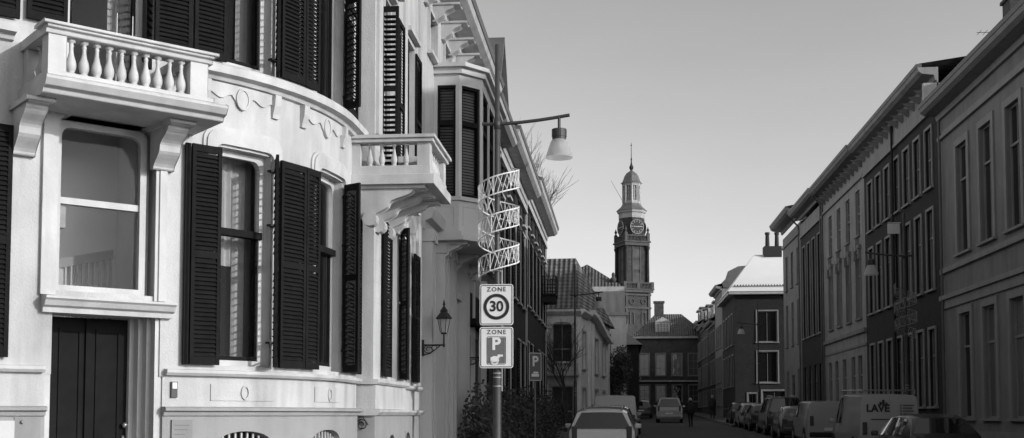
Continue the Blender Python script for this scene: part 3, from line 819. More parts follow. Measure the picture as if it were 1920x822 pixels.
# ------------------------------------------------------------------ row houses
def rowhouse(name, label, M_, s0, s1, zt, rows, wallm, trim='trim', cor=None, roofm='roofy', ridge=3.2, deep=10., base=None, pil=0, frieze=None, soff=0.45, win=None, seg=1, chim=(), basez=-.5, gm='glass', roof=True, back=True, fm='trim'):
    """rows: list of (z0, z1, w, [centres], dict)"""
    c0 = M_((s0 + s1) / 2, 0, 0)
    H = thing(name, label, 'house', (c0[0], c0[1], 0))
    holes = []
    for z0, z1, w_, cs, kw in rows:
        for c in cs: holes.append((c - w_ / 2, c + w_ / 2, z0, z1))
    b = MB(); fwall(b, M_, s0, s1, basez, zt, holes, .16)
    if back:
        for q in (s0 + .002, s1 - .002): b.quad(M_(q, 0, basez), M_(q, -deep, basez), M_(q, -deep, zt), M_(q, 0, zt))
        b.quad(M_(s0, -deep, basez), M_(s1, -deep, basez), M_(s1, -deep, zt), M_(s0, -deep, zt))
        if roof and ridge:
            for q in (s0 + .002, s1 - .002): b.add([M_(q, 0, zt), M_(q, -deep, zt), M_(q, -deep / 2, zt + ridge)], [(0, 1, 2)])
    b.build('wall', wallm, H)
    for z0, z1, w_, cs, kw in rows:
        for c in cs:
            k = dict(sm=trim, fm=fm); k.update(kw); door = k.pop('door', False); sh = k.pop('shut', 0)
            if door:
                d = MB(); d.sbox(M_, c - w_ / 2, c + w_ / 2, -.16, -.10, z0, z1 - .6); d.sbox(M_, c - w_ / 2, c + w_ / 2, -.16, -.08, z1 - .6, z1 - .5)
                for zz in (z0 + .2, z0 + 1.1): d.sbox(M_, c - w_ / 2 + .12, c + w_ / 2 - .12, -.1, -.08, zz, zz + .8)
                dd = d.build('door', 'door', H)
                d = MB(); d.quad(M_(c - w_ / 2, -.14, z1 - .5), M_(c + w_ / 2, -.14, z1 - .5), M_(c + w_ / 2, -.14, z1), M_(c - w_ / 2, -.14, z1)); d.build('fanlight', 'glass', dd)
                continue
            window(H, M_, c - w_ / 2, c + w_ / 2, z0, z1, gm=gm, seg=seg, **k)
            if sh:
                for a in (c - w_ / 2 - .42, c + w_ / 2 + .02):
                    p = M_(a, .05, 0); q = M_(a + .4, .05, 0); shutter(H, p[0], p[1], (q[0] - p[0]) / .4, (q[1] - p[1]) / .4, .4, z0, z1, pitch=.12)
    if cor:
        z_, dep, h = cor
        b = MB(); b.sweep(M_, s0 + .004, s1 - .004, [(0, z_ - h), (.1, z_ - h), (.14, z_ - h * .6), (dep * .8, z_ - h * .5), (dep, z_ - h * .3), (dep + .04, z_), (0, z_)], 1)
        b.build('cornice', trim, H)
        b = MB(); b.sweep(M_, s0 + .004, s1 - .004, [(dep - .1, z_ + .002), (dep + .06, z_ + .002), (dep + .09, z_ + .12), (dep - .1, z_ + .12)], 1); b.build('gutter', 'rooflead', H)
    if frieze:
        zf0, zf1, fmn = frieze; b = MB(); b.sbox(M_, s0 + .005, s1 - .005, .001, .05, zf0, zf1); b.sbox(M_, s0 + .006, s1 - .006, .001, .10, zf0 - .12, zf0 - .002); b.build('frieze', fmn, H)
    if base: b = MB(); b.sbox(M_, s0 + .005, s1 - .005, .001, .05, basez, base); b.build('plinth', 'base' if base < 2 else trim, H)
    if pil:
        b = MB()
        for q in (s0 + .03, s1 - .33): b.sbox(M_, q, q + .3, .001, .06, basez, (cor[0] - cor[2] if cor else zt))
        b.build('pilaster', trim, H)
    if roof:
        b = MB(); e = (cor[1] if cor else .1); zr = (cor[0] if cor else zt) + .13
        if ridge:
            b.quad(M_(s0, e, zr), M_(s1, e, zr), M_(s1, -deep / 2, zt + ridge + .1), M_(s0, -deep / 2, zt + ridge + .1))
            b.quad(M_(s0, -deep - .2, zt), M_(s1, -deep - .2, zt), M_(s1, -deep / 2, zt + ridge + .1), M_(s0, -deep / 2, zt + ridge + .1))
        else: b.sbox(M_, s0, s1, -deep, .0, zt, zt + .15)
        rf = b.build('roof', roofm, H)
        for (cs_, cn, ch) in chim:
            zz = zt + ridge * (1 - abs(cn + deep / 2) / (deep / 2)); c = MB(); c.sbox(M_, cs_ - .45, cs_ + .45, cn - .3, cn + .3, zz - .4, zz + ch); c.sbox(M_, cs_ - .5, cs_ + .5, cn - .35, cn + .35, zz + ch, zz + ch + .12)
            ck = c.build('chimney', 'brick', rf)
    return H

# --- left row.  LMp: s = Y, n towards the street
LMp = lin(-3.65, 0, 0, 1, 1, 0)
bay_house = rowhouse('bay_window_house', 'tall pale town house with grey oriel window, next to the curved villa', LMp, 21.3, 30.4, 10.0,
    [(5.7, 8.2, 1.1, [28.9], dict(sur=.12, hood=.1)), (8.55, 9.35, .9, [22.6, 24.6, 26.6, 28.9], dict(sur=.08, rail=0)), (.3, 3.6, 1.15, [22.4], dict(door=True)), (.3, 4.0, 1.1, [25.6], dict(sur=.1))],
    'white', cor=(10.1, .6, .4), ridge=2.6, chim=((29.5, -5, 1.2),))
b = MB()
for y, w_ in ((21.45, .16), (21.8, .10), (23.05, .12), (23.5, .25), (24.3, .12), (24.75, .10), (26.45, .14), (26.8, .22), (27.9, .16), (30.0, .25)):
    b = MB(); b.box(-3.65, -3.44, y, y + w_, .0, 4.72); b.box(-3.65, -3.40, y - .03, y + w_ + .03, 4.722, 4.94); b.box(-3.65, -3.40, y - .02, y + w_ + .02, -.01, .5); b.build('pilaster', 'bayp', bay_house)
b = MB(); b.sbox(LMp, 27.1, 30.36, .002, .10, .0, 4.93); sf = b.build('dark_front_panel', 'greywall', bay_house)  # darker panel laid over the pale ground-floor wall
for a, c in ((27.3, 28.2), (28.4, 29.2), (29.4, 30.2)):
    b = MB(); b.sbox(LMp, a, c, .101, .12, .7, 3.4); b.build('panel_pane', 'glass', sf)
b = MB(); b.sbox(LMp, 27.1, 30.36, .101, .35, 3.6, 3.75); b.sbox(LMp, 27.1, 30.36, .101, .16, 3.8, 4.4); b.build('fascia', 'door', sf)
b = MB(); b.sbox(LMp, 22.0, 22.95, .003, .05, 3.62, 4.6); b.sbox(LMp, 25.0, 26.3, .003, .14, 4.05, 4.2); b.build('door_head', 'bayp', bay_house)
b = MB(); b.sweep(LMp, 21.31, 30.3, [(0, 4.95), (.08, 4.95), (.10, 5.1), (.22, 5.14), (.26, 5.3), (.26, 5.34), (0, 5.36)], 1); b.build('storey_cornice', 'bayp', bay_house)
b = MB(); b.sbox(LMp, 21.31, 30.39, .0015, .02, -.3, 4.95)
for i in range(8): console(bay_house, LMp, 21.6 + i * 1.1, 21.85 + i * 1.1, 9.68, .5, .36)
# oriel
PL = [(-3.65, 22.9), (-3.14, 22.9), (-2.72, 23.35), (-2.72, 26.9), (-3.1, 27.4), (-3.65, 27.4)]
def poly_slab(mb, pl, z0, z1, o=0.):
    cx, cy = -3.65, 25.15; pts = []
    for x, y in pl:
        dx, dy = x - cx, y - cy; pts.append((x + (o if x > -3.6 else 0), y + (o if dy > 0 else -o) * (1 if x < -2.73 else .4)))
    n_ = len(pts); mb.add([(x, y, z0) for x, y in pts] + [(x, y, z1) for x, y in pts], [tuple(range(n_)), tuple(range(2 * n_ - 1, n_ - 1, -1))] + [(i, (i + 1) % n_, n_ + (i + 1) % n_, n_ + i) for i in range(n_)])
b = MB()
poly_slab(b, PL, 5.12, 5.75); poly_slab(b, PL, 5.03, 5.13, .05); poly_slab(b, PL, 4.95, 5.029, .10); poly_slab(b, PL, 5.752, 5.83, .04); poly_slab(b, PL, 8.08, 8.3); poly_slab(b, PL, 8.302, 8.42, .06); poly_slab(b, PL, 8.422, 8.5, .14)
oriel = b.build('oriel', 'bayp', bay_house)
for (x0, y0), (x1, y1) in zip(PL[:4], PL[1:5]):
    d = Vector((x1 - x0, y1 - y0)); L_ = d.length; d.normalize(); OM = lin(x0, y0, d.x, d.y, d.y, -d.x)
    k = 1 if L_ < 1 else 3
    b = MB(); b.sbox(OM, 0, .07, -.12, .0, 5.83, 8.08); b.sbox(OM, L_ - .07, L_, -.12, .0, 5.83, 8.08)
    for i in range(1, k): b.sbox(OM, L_ * i / k - .09, L_ * i / k + .09, -.12, .0, 5.83, 8.08)
    b.sbox(OM, .07, L_ - .07, -.1, -.002, 7.38, 7.46) if False else None
    wf = b.build('mullion', 'bayp', oriel)
    for i in range(k):
        a, c = L_ * i / k + .075, L_ * (i + 1) / k - .075
        b = MB(); b.ring(OM, arch(a, c, 5.84, 8.07, .004, 2, 2), arch(a + .04, c - .04, 5.84, 8.03, .004, 2, 2), -.10, -.03); b.sbox(OM, a, c, -.1, -.031, 5.84, 5.9); b.sbox(OM, a, c, -.1, -.029, 7.28, 7.38); b.build('sash', 'shutter', wf)
        b = MB(); b.quad(OM(a, -.07, 5.84), OM(c, -.07, 5.84), OM(c, -.07, 8.07), OM(a, -.07, 8.07)); b.build('pane', 'clear', wf)
        b = MB(); z = 5.9
        while z < 8.0:
            b.quad(OM(a + .03, -.13, z), OM(c - .03, -.13, z), OM(c - .03, -.155, z + .05), OM(a + .03, -.155, z + .05)); z += .06
        b.build('blind', 'greywall3', wf)
    b = MB()
    for i in range(k): b.ring(OM, arch(L_ * i / k + .1, L_ * (i + 1) / k - .08, 5.25, 5.65, .004, 2, 2), arch(L_ * i / k + .12, L_ * (i + 1) / k - .10, 5.27, 5.63, .004, 2, 2), 0, .012)
    b.build('oriel_relief', 'bayp', oriel)
b = MB()
poly_slab(b, [(-3.6, 23.1), (-3.2, 23.1), (-2.9, 23.5), (-2.9, 26.7), (-3.2, 27.1), (-3.6, 27.1)], 5.8, 8.1); b.build('oriel_core', mat('dark_interior', .03, .9, .1, 2, 0), oriel)
for q in (23.1, 25.0, 26.9): console(oriel, LMp, q, q + .25, 4.94, .6, .38, 'bayp')

def lrow(name, label, y0, y1, zt, wallm, rows, **k): return rowhouse(name, label, LMp, y0, y1, zt, rows, wallm, **k)
h2 = lrow('gabled_house', 'narrow brick house with a pointed timber gable rising above the eaves, left row', 30.4, 35.6, 9.6, 'brick2',
     [(5.6, 8.2, 1.0, [31.4, 33.0, 34.6], dict(sur=.08, shut=1)), (1.4, 4.0, 1.0, [31.4, 34.6], dict(sur=.08, shut=1)), (.3, 3.6, 1.1, [33.0], dict(door=True))], cor=(9.9, .55, .35), ridge=1.6)
b = MB()
b.sweep(LMp, 31.2, 34.6, [(-3, 9.9), (.3, 9.9), (.3, 9.95), (-3, 9.95)], 1)
gm_ = lambda s, n, z: (-3.65 + n, s, z)
b.add([gm_(31.3, .25, 9.9), gm_(34.5, .25, 9.9), gm_(32.9, .25, 12.0), gm_(31.3, -3, 9.9), gm_(34.5, -3, 9.9), gm_(32.9, -3, 12.0)], [(0, 1, 2), (3, 4, 5), (0, 2, 5, 3), (1, 2, 5, 4)])
gab = b.build('gable', 'cream', h2)
b = MB()
for s_, e in ((31.1, 32.9), (34.7, 32.9)):
    b.add([gm_(s_, .45, 9.8), gm_(e, .45, 12.15), gm_(e, .45, 12.3), gm_(s_, .45, 9.95), gm_(s_, -3, 9.8), gm_(e, -3, 12.15), gm_(e, -3, 12.3), gm_(s_, -3, 9.95)], [(0, 1, 2, 3), (4, 5, 6, 7), (0, 1, 5, 4), (3, 2, 6, 7), (0, 3, 7, 4), (1, 2, 6, 5)])
b.build('gable_roof', 'rooflead', gab)
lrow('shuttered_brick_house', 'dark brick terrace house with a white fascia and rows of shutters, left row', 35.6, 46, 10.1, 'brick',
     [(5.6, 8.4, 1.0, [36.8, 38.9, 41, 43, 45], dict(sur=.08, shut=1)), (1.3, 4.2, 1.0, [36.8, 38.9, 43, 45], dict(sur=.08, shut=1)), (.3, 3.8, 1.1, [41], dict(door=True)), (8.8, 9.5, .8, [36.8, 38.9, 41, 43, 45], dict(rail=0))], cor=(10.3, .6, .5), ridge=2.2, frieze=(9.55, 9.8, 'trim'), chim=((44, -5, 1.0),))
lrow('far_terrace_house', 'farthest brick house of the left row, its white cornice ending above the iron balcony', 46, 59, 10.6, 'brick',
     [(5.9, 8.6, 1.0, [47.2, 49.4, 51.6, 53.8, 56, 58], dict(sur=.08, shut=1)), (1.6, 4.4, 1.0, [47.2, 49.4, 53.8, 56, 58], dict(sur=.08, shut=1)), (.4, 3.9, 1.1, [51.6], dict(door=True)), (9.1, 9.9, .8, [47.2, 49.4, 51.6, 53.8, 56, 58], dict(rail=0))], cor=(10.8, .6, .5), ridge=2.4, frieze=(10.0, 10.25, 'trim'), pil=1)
# iron balcony
ib = thing('iron_balcony', 'small black iron balcony hung on the end house above the left pavement', 'balcony', (-3.3, 57, 7.3))
b = MB(); b.box(-3.65, -2.95, 56, 57.6, 7.25, 7.32); b.box(-3.65, -3.0, 56.1, 56.2, 6.9, 7.25); b.box(-3.65, -3.0, 57.4, 57.5, 6.9, 7.25); b.build('platform', 'iron', ib)
b = MB()
for i in range(12): y = 56.02 + i * .143; b.tube((-2.97, y, 7.3), (-2.97, y, 8.15), .014, .014, 5)
for i in range(6): x = -3.6 + i * .12; b.tube((x, 56.02, 7.3), (x, 56.02, 8.15), .014, .014, 5); b.tube((x, 57.58, 7.3), (x, 57.58, 8.15), .014, .014, 5)
for zz in (7.4, 7.75, 8.15): b.path([(-3.62, 56.02, zz), (-2.97, 56.02, zz), (-2.97, 57.58, zz), (-3.62, 57.58, zz)], .022)
b.build('railing', 'iron', ib)

# --- right row. n towards the street (-X)
RMp = lin(11, 0, 0, 1, -1, 0)
h = rowhouse('near_grey_house', 'wide grey rendered house with tall windows and overhanging eaves, nearest on the right', RMp, 14.8, 40.9, 11.75,
    [(6.7, 10.2, 1.15, [39.0 - .65 - 2.45 * i for i in range(9)], dict(sur=.22, rail=.68, muntin=1)), (1.4, 4.75, 1.15, [38.35 - 2.45 * i for i in range(9)], dict(sur=.22, rail=.68, muntin=1))],
    'greywall', trim='greytrim', cor=(11.95, .65, .42), ridge=2.6, deep=9, frieze=(10.95, 11.08, 'greytrim'), base=1.0, chim=((24, -4.5, .8),), fm='greytrim')
b = MB(); b.sbox(RMp, 14.81, 40.89, 0.001, .10, 6.25, 6.42); b.sbox(RMp, 14.81, 40.89, .001, .14, 5.35, 5.5); b.sbox(RMp, 14.81, 40.89, .001, .06, 5.05, 5.347); b.build('string_course', 'greytrim', h)
b = MB(); b.tube((10.9, 40.6, .1), (10.9, 40.6, 11.5), .05, .05, 8); b.build('downpipe', 'rooflead', h)
wy = [42.3 + 1.62 * i for i in range(7)]
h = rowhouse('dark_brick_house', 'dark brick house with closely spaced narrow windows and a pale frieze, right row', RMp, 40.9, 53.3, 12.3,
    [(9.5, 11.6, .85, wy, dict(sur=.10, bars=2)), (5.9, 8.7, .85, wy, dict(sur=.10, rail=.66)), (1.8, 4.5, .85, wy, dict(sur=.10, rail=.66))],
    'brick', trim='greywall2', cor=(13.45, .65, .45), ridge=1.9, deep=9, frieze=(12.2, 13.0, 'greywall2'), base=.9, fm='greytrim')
b = MB(); b.tube((10.88, 47.4, .1), (10.88, 47.4, 13.0), .05, .05, 8); b.build('downpipe', 'iron', h)
b = MB(); b.box(10.5, 14.5, 40.905, 41.1, 12.31, 12.9); b.build('verge_board', 'trim', h)
wy = [54.8 + 2.35 * i for i in range(4)]
h = rowhouse('pale_stucco_house', 'pale grey stuccoed house with four windows per floor and two chimney pots, right row', RMp, 53.3, 63.9, 13.0,
    [(9.7, 11.8, .95, wy, dict(bars=2)), (5.9, 8.9, .95, wy, dict(sur=.12, rail=.66, hood=.2)), (2.0, 4.2, .9, [54.8, 56.4, 58.6, 60.6, 62.4], dict(rail=.6))],
    'greywall2', trim='greywall3', cor=(13.5, .7, .5), ridge=2.2, deep=9, frieze=(12.3, 12.5, 'greywall2'), base=1.1, chim=(), fm='greytrim')
b = MB(); b.sbox(RMp, 53.31, 63.89, .001, .12, 5.2, 5.38); b.sbox(RMp, 53.31, 63.89, .001, .05, 4.6, 4.7); b.build('string_course', 'greywall3', h)
b = MB(); b.box(12.2, 13.4, 62.6, 63.4, 13.6, 14.9); b.box(12.1, 13.5, 62.5, 63.5, 14.9, 15.05)
for x in (12.5, 13.1): b.lathe([(.16, 0), (.13, .6), (.17, .65), (.17, .8)], x, 63.0, 10, 15.05)
b.build('chimney', 'brick2', h)
wy = [65.2 + 1.75 * i for i in range(4)]
rowhouse('dark_tall_window_house', 'dark brick house with very tall windows between two paler houses, right row', RMp, 63.9, 71.7, 12.6,
    [(6.0, 11.4, .95, wy, dict(sur=.08, rail=.5, bars=3)), (2.0, 4.3, .95, wy, dict(rail=.6))], 'brick', trim='greywall2', cor=(13.6, .7, .4), ridge=2.0, deep=9, frieze=(12.2, 12.9, 'greywall2'), base=1.1, fm='greytrim')
rowhouse('end_grey_house', 'narrow grey house with a deep projecting cornice at the far end of the right row', RMp, 71.7, 79.4, 13.2,
    [(9.6, 11.8, .95, [73, 75.4, 77.8], dict(bars=2)), (5.9, 8.6, .95, [73, 75.4, 77.8], dict(rail=.66)), (2.0, 4.3, .95, [73, 77.8], dict(rail=.6)), (1.0, 4.0, 1.1, [75.4], dict(door=True))], 'greywall3', trim='greywall', cor=(14.0, .8, .5), ridge=1.8, deep=9, frieze=(12.6, 12.75, 'greywall'), base=1.1, fm='greytrim')

# brick house facing down the street, pale roof
h = thing('brick_corner_house', 'dark brick house end-on to the street with a bright pale roof and twin chimney pots', 'house', (10.5, 89, 1))
SM = lin(8.3, 85, 1, 0, 0, -1); SM2 = lin(8.3, 85, 0, 1, -1, 0)
b = MB()
hol = [(1.6, 3.0, 6.7, 8.9), (1.6, 3.0, 3.8, 6.0), (.9, 1.5, 1.2, 3.0), (1.9, 3.6, 1.2, 3.2), (4.4, 5.8, 6.7, 8.9), (4.4, 5.8, 3.8, 6.0)]
fwall(b, SM, 0, 9, -.5, 10.1, hol, .16)
hol2 = [(1.2 + 2.2 * i, 2.2 + 2.2 * i, z0, z1) for i in range(4) for z0, z1 in ((3.6, 5.8), (6.6, 8.8))]
fwall(b, SM2, 0, 10, -.5, 10.1, hol2, .16)
b.quad((17.3, 85, -.5), (17.3, 95, -.5), (17.3, 95, 10.1), (17.3, 85, 10.1)); b.quad((8.3, 95, -.5), (17.3, 95, -.5), (17.3, 95, 10.1), (8.3, 95, 10.1))
b.build('wall', 'brick', h)
for a, c, z0, z1 in hol: window(h, SM, a, c, z0, z1, muntin=1, rail=0, sur=.10, sm='greywall3', fm='greywall', gm='darkglass')
for a, c, z0, z1 in hol2: window(h, SM2, a, c, z0, z1, muntin=1, bars=2, rail=0, sur=.1, sm='greytrim', fm='greytrim')
b = MB(); b.sbox(SM, -.4, 9.2, -.1, .45, 10.1, 10.3); b.sbox(SM2, .0, 10, -.1, .45, 10.102, 10.298);  b.build('cornice', 'trim', h)
b = MB(); z0, z1 = 10.3, 13.5
b.add([(7.8, 84.5, z0), (17.8, 84.5, z0), (17.8, 95, z0), (7.8, 95, z0), (10.2, 89, z1), (15.8, 89, z1), (15.8, 91, z1), (10.2, 91, z1)], [(0, 1, 5, 4), (1, 2, 6, 5), (2, 3, 7, 6), (3, 0, 4, 7), (4, 5, 6, 7)])
rf = b.build('roof', 'paleroof', h)
b = MB(); b.box(10.9, 12.2, 88.6, 89.6, 13.3, 14.1)
for x in (11.2, 11.9): b.lathe([(.17, 0), (.14, .9), (.18, .95), (.18, 1.1)], x, 89.1, 10, 14.1)
b.build('chimney', 'iron', rf)
b = MB()
for i in range(48): b.box(8.3 + i * .2, 8.38 + i * .2, 84.95, 85.0, 10.72, 10.82)
b.box(8.2, 17.8, 84.9, 84.95, 10.7, 10.73); b.build('snow_guard', 'iron', rf)

# white dormer behind and the row beyond, right side
FM8 = lin(8.3, 0, 0, 1, -1, 0)
fr = [('bracketed_gable_house', 'tall narrow house with a curved dark gable top, beyond the pale-roofed brick house', 95, 102, 11.6, 'greywall3', 1.4),
      ('low_dormer_house', 'lower brick house with a pale dormer on its roof, far right side of the street', 102, 110, 9.4, 'brick', 3.0),
      ('twin_window_house', 'dark brick house with paired windows, second from the end on the far right', 110, 119, 9.8, 'brick2', 2.6),
      ('last_street_house', 'last dark house on the right where the street bends out of sight', 119, 132, 10.4, 'brick', 2.8)]
for nm, lb, y0, y1, zt, wm, rd in fr:
    cs = [y0 + 1.2 + i * 2.0 for i in range(int((y1 - y0 - 1) / 2.0))]
    H = rowhouse(nm, lb, FM8, y0, y1, zt, [(7.0, 8.8, 1.0, cs, dict(sur=.1, muntin=1)), (4.2, 6.2, 1.0, cs, dict(sur=.1, muntin=1)), (2.3, 3.7, 1.3, cs, dict(sur=.06))], wm, trim='greytrim', cor=(zt + .2, .45, .3), ridge=rd, deep=8, fm='greytrim')
    if 'dormer' in nm or 'twin' in nm or 'last' in nm:
        for q in (y0 + 2.2, y0 + 6):
            b = MB(); b.box(8.5, 10.4, q, q + 1.6, zt + .3, zt + 2.0); dm = b.build('dormer', 'cream', H)
            b = MB(); b.box(8.3, 10.6, q - .15, q + 1.75, zt + 2.0, zt + 2.15); b.build('dormer_roof', 'rooflead', dm)
            b = MB(); b.box(8.47, 8.499, q + .25, q + 1.35, zt + .6, zt + 1.8); b.build('dormer_pane', 'glass', dm)
# shaped gable top on the tall one
H = bpy.data.objects['bracketed_gable_house']
b = MB()
b.sweep(lin(8.6, 94.9, 0, 1, -1, 0), 0, .5, [(-3.5, 11.7), (.2, 11.7), (.3, 12.1), (.0, 12.4), (-.2, 13.0), (-1.0, 13.4), (-2.4, 13.5), (-3.5, 12.8)], 1); b.build('shaped_gable', 'rooflead', H)

# house closing the view
h = thing('view_closing_house', 'brick house closing the view, with hipped roof, white dormer and tall chimney', 'house', (4.8, 127, 1.6))
CMm = lin(1.7, 124, 1, 0, 0, -1)
b = MB(); hol = [(.5 + 1.7 * i, 1.5 + 1.7 * i, z0, z1) for i in range(4) for z0, z1 in ((2.9, 4.6), (5.6, 7.9))]
fwall(b, CMm, 0, 7.4, 0, 9.5, hol, .16)
b.quad((1.7, 124, 0), (1.7, 134, 0), (1.7, 134, 9.5), (1.7, 124, 9.5)); b.quad((9.1, 124, 0), (9.1, 134, 0), (9.1, 134, 9.5), (9.1, 124, 9.5))
b.build('wall', 'brick2', h)
for a, c, z0, z1 in hol: window(h, CMm, a, c, z0, z1, muntin=1, bars=2, rail=0, sur=.08, sill=.05, fm='greytrim', sm='greytrim')
b = MB(); b.sbox(CMm, -.2, 7.6, 0, .35, 9.5, 9.75); b.sbox(CMm, 0, 7.4, 0.001, .3, 4.95, 5.1); b.build('cornice', 'trim', h)
b = MB(); b.add([(1.4, 123.6, 9.75), (9.4, 123.6, 9.75), (9.4, 134, 9.75), (1.4, 134, 9.75), (4.0, 128, 12.4), (6.8, 128, 12.4)], [(0, 1, 5, 4), (1, 2, 5), (2, 3, 4, 5), (3, 0, 4)])
rf = b.build('roof', 'roofx', h)
b = MB(); b.box(3.9, 4.9, 127.6, 128.4, 12.0, 13.6); b.box(3.8, 5.0, 127.5, 128.5, 13.6, 13.8); b.build('chimney', 'brick2', rf)
b = MB(); b.box(3.9, 5.4, 124.4, 127.2, 10.0, 11.3); b.add([(3.8, 124.3, 11.3), (5.5, 124.3, 11.3), (4.65, 124.3, 11.8), (3.8, 127.6, 11.3), (5.5, 127.6, 11.3), (4.65, 127.6, 11.8)], [(0, 1, 2), (3, 4, 5), (0, 2, 5, 3), (1, 2, 5, 4)]); dm = b.build('dormer', 'trim', rf)
b = MB()
for a in (4.1, 4.42, 4.74, 5.04):
    b.box(a, a + .2, 124.37, 124.399, 10.25, 10.65); b.box(a, a + .2, 124.37, 124.399, 10.7, 11.1)
b.build('dormer_pane', 'glass', dm)
# roofs behind
for nm, lb, x0, x1, y0, y1, ze, zr, m in (('slate_roofed_house', 'house with a broad dark slate roof showing behind the view-closing house', 7.0, 13, 137, 147, 10.0, 12.8, 'brick'),
                                       ('shaded_side_house', 'low dark house in shade left of the view-closing house, under the tower', .75, 1.65, 96, 123, 7.2, 9.6, 'brick')):
    h = thing(nm, lb, 'house', ((x0 + x1) / 2, (y0 + y1) / 2, 1.5))
    b = MB(); b.box(x0 - (3 if m and x0 < 2 else 0), x1, y0, y1, 0, ze); wl_ = b.build('wall', m, h)
    b = MB(); xa = x0 - (3 if x0 < 2 else 0) - .3; b.add([(xa, y0 - .3, ze), (x1 + .3, y0 - .3, ze), (x1 + .3, y1, ze), (xa, y1, ze), ((xa + x1) / 2 - .6, (y0 + y1) / 2, zr), ((xa + x1) / 2 + .6, (y0 + y1) / 2, zr)], [(0, 1, 5, 4), (1, 2, 5), (2, 3, 4, 5), (3, 0, 4)]); b.build('roof', 'slate', h)
    sm_ = lin(x0, y0, 1, 0, 0, -1)
    if x0 > 2:
        for a in (.8, 2.6, 4.4): window(h, lambda s, n, z: sm_(s, n + .16, z), a, a + 1, 7, 8.8, muntin=1)
    else:
        em = lin(x1, y0, 0, 1, 1, 0)
        for a in (2, 6, 10, 14, 18): window(h, lambda s, n, z: em(s, n + .16, z), a, a + 1.2, 4.6, 6.4, muntin=1, n=-.14)

# --- white house standing forward on the left
h = thing('white_bowed_house', 'white house with pantile roof, arched window and balustraded balcony after the left row', 'house', (-3.5, 66, .6))
WA, WB, WC = (-5.6, 62), (-2.1, 62), (-.55, 75)
def segmap(a, c):
    d = Vector((c[0] - a[0], c[1] - a[1])); L_ = d.length; d.normalize(); return lin(a[0], a[1], d.x, d.y, d.y, -d.x), L_
W1, l1 = segmap(WA, WB); W2, l2 = segmap(WB, WC)
b = MB()
hw = [(2.1, 3.15, 4.1, 6.3), (2.05, 3.2, .8, 3.0)]
fwall(b, W1, 0, l1, 0, 7.0, hw, .25)
hw2 = [(1.2, 2.4, 4.0, 6.0), (6.0, 7.4, 3.9, 5.9), (9.2, 10.6, 3.9, 5.9), (1.2, 2.4, .9, 2.9), (6.0, 7.4, .9, 2.9), (9.2, 10.6, .9, 2.9)]
fwall(b, W2, 0, l2, 0, 7.0, hw2, .2)
b.quad((-.55, 75, 0), (-6, 75, 0), (-6, 75, 7), (-.55, 75, 7)); b.build('wall', 'lime', h)
for q in hw: window(h, W1, q[0], q[1], q[2], q[3], n=-.2, sur=.14, rail=.4, fm='greytrim', muntin=1)
for q in hw2: window(h, W2, q[0], q[1], q[2], q[3], n=-.15, sur=.12, rail=.5, muntin=1, sill=.05)
b = MB(); b.ring(W1, arch(1.95, 3.30, 6.1, 6.68, .3), arch(2.1, 3.15, 6.1, 6.40, .3), -.02, .12); b.build('hood_moulding', 'lime', h)
b = MB()
for a in (1.62, 3.25): b.sbox(W1, a, a + .22, 0, .12, .1, 6.6)
for a in (.06, 3.5, 5.0): b.sbox(W2, a, a + .3, 0, .12, .1, 6.7)
b.build('pilaster', 'lime', h)
b = MB(); b.sweep(W1, 0, l1 + .15, [(0, 6.75), (.15, 6.78), (.35, 6.95), (.35, 7.08), (0, 7.1)], 1); b.sweep(W2, -.1, 3.2, [(0, 6.75), (.15, 6.78), (.35, 6.95), (.35, 7.08), (0, 7.1)], 1)
pr = []
for i in range(15):
    u = i / 14; s_ = 3.2 + u * 9.0; zz = 7.1 - 1.15 * (3 * u * u - 2 * u ** 3)
    pr.append((s_, zz))
b.ring(W2, [(s_, z + .22) for s_, z in pr], [(s_, z - .02) for s_, z in pr], -.3, .40); b.build('cornice', 'lime', h)
b = MB()
b.sweep(W1, 1.7, 3.55, [(0, 3.55), (.6, 3.55), (.65, 3.7), (0, 3.7)], 1); b.sbox(W1, 1.7, 3.55, .52, .62, 4.2, 4.3); bb = b.build('balcony', 'lime', h)
b = MB()
for i in range(12): p = W1(1.78 + i * .153, .57, 0); baluster(b, p[0], p[1], 3.7, 4.2, .055, 8)
b.build('baluster', 'trim', bb)
b = MB(); e0, e1, e2, e3 = (-6.2, 61.6, 7.1), (-2.0, 61.6, 7.1), (-.2, 75.5, 7.0), (-6.2, 75.5, 7.0); r0, r1 = (-6.2, 65.2, 10.2), (-2.35, 65.4, 10.25)
b.add([e0, e1, e2, e3, r0, r1], [(0, 1, 5, 4), (1, 2, 5), (2, 3, 4, 5), (3, 0, 4)]); b.build('roof', mat_tiles('pantiles_striped', .12, 0, .7, .6, .27), h)  # tiles paler on the rolls, darker in the troughs
# second, taller building with steep roof
h = thing('steep_roofed_house', 'white house with steep dark hipped roof and broad cornice behind the pantile roof', 'house', (-2.5, 88, 1))
b = MB(); b.box(-5.5, .18, 85, 95, 0, 10.4); b.build('wall', 'white', h)
b = MB(); b.box(-5.8, .45, 84.7, 95.2, 10.4, 10.75); b.build('cornice', 'trim', h)
b = MB(); b.add([(-5.7, 84.8, 10.76), (.35, 84.8, 10.76), (.35, 95, 10.76), (-5.7, 95, 10.76), (-2.3, 87.2, 12.7), (-2.0, 92, 12.7)], [(0, 1, 4), (1, 2, 5, 4), (2, 3, 5), (3, 0, 4, 5)]); rf = b.build('roof', 'roofx', h)
b = MB(); b.lathe([(.16, 0), (.1, .2), (.2, .35), (.22, .5), (.1, .62), (.13, .75), (.09, .9), (.02, .95)], -.35, 85.3, 10, 10.9); b.box(-.6, -.1, 85.05, 85.55, 10.7, 10.95); b.build('roof_statue', 'towerpl', rf)
sm_ = lin(-5.5, 85, 1, 0, 0, -1)
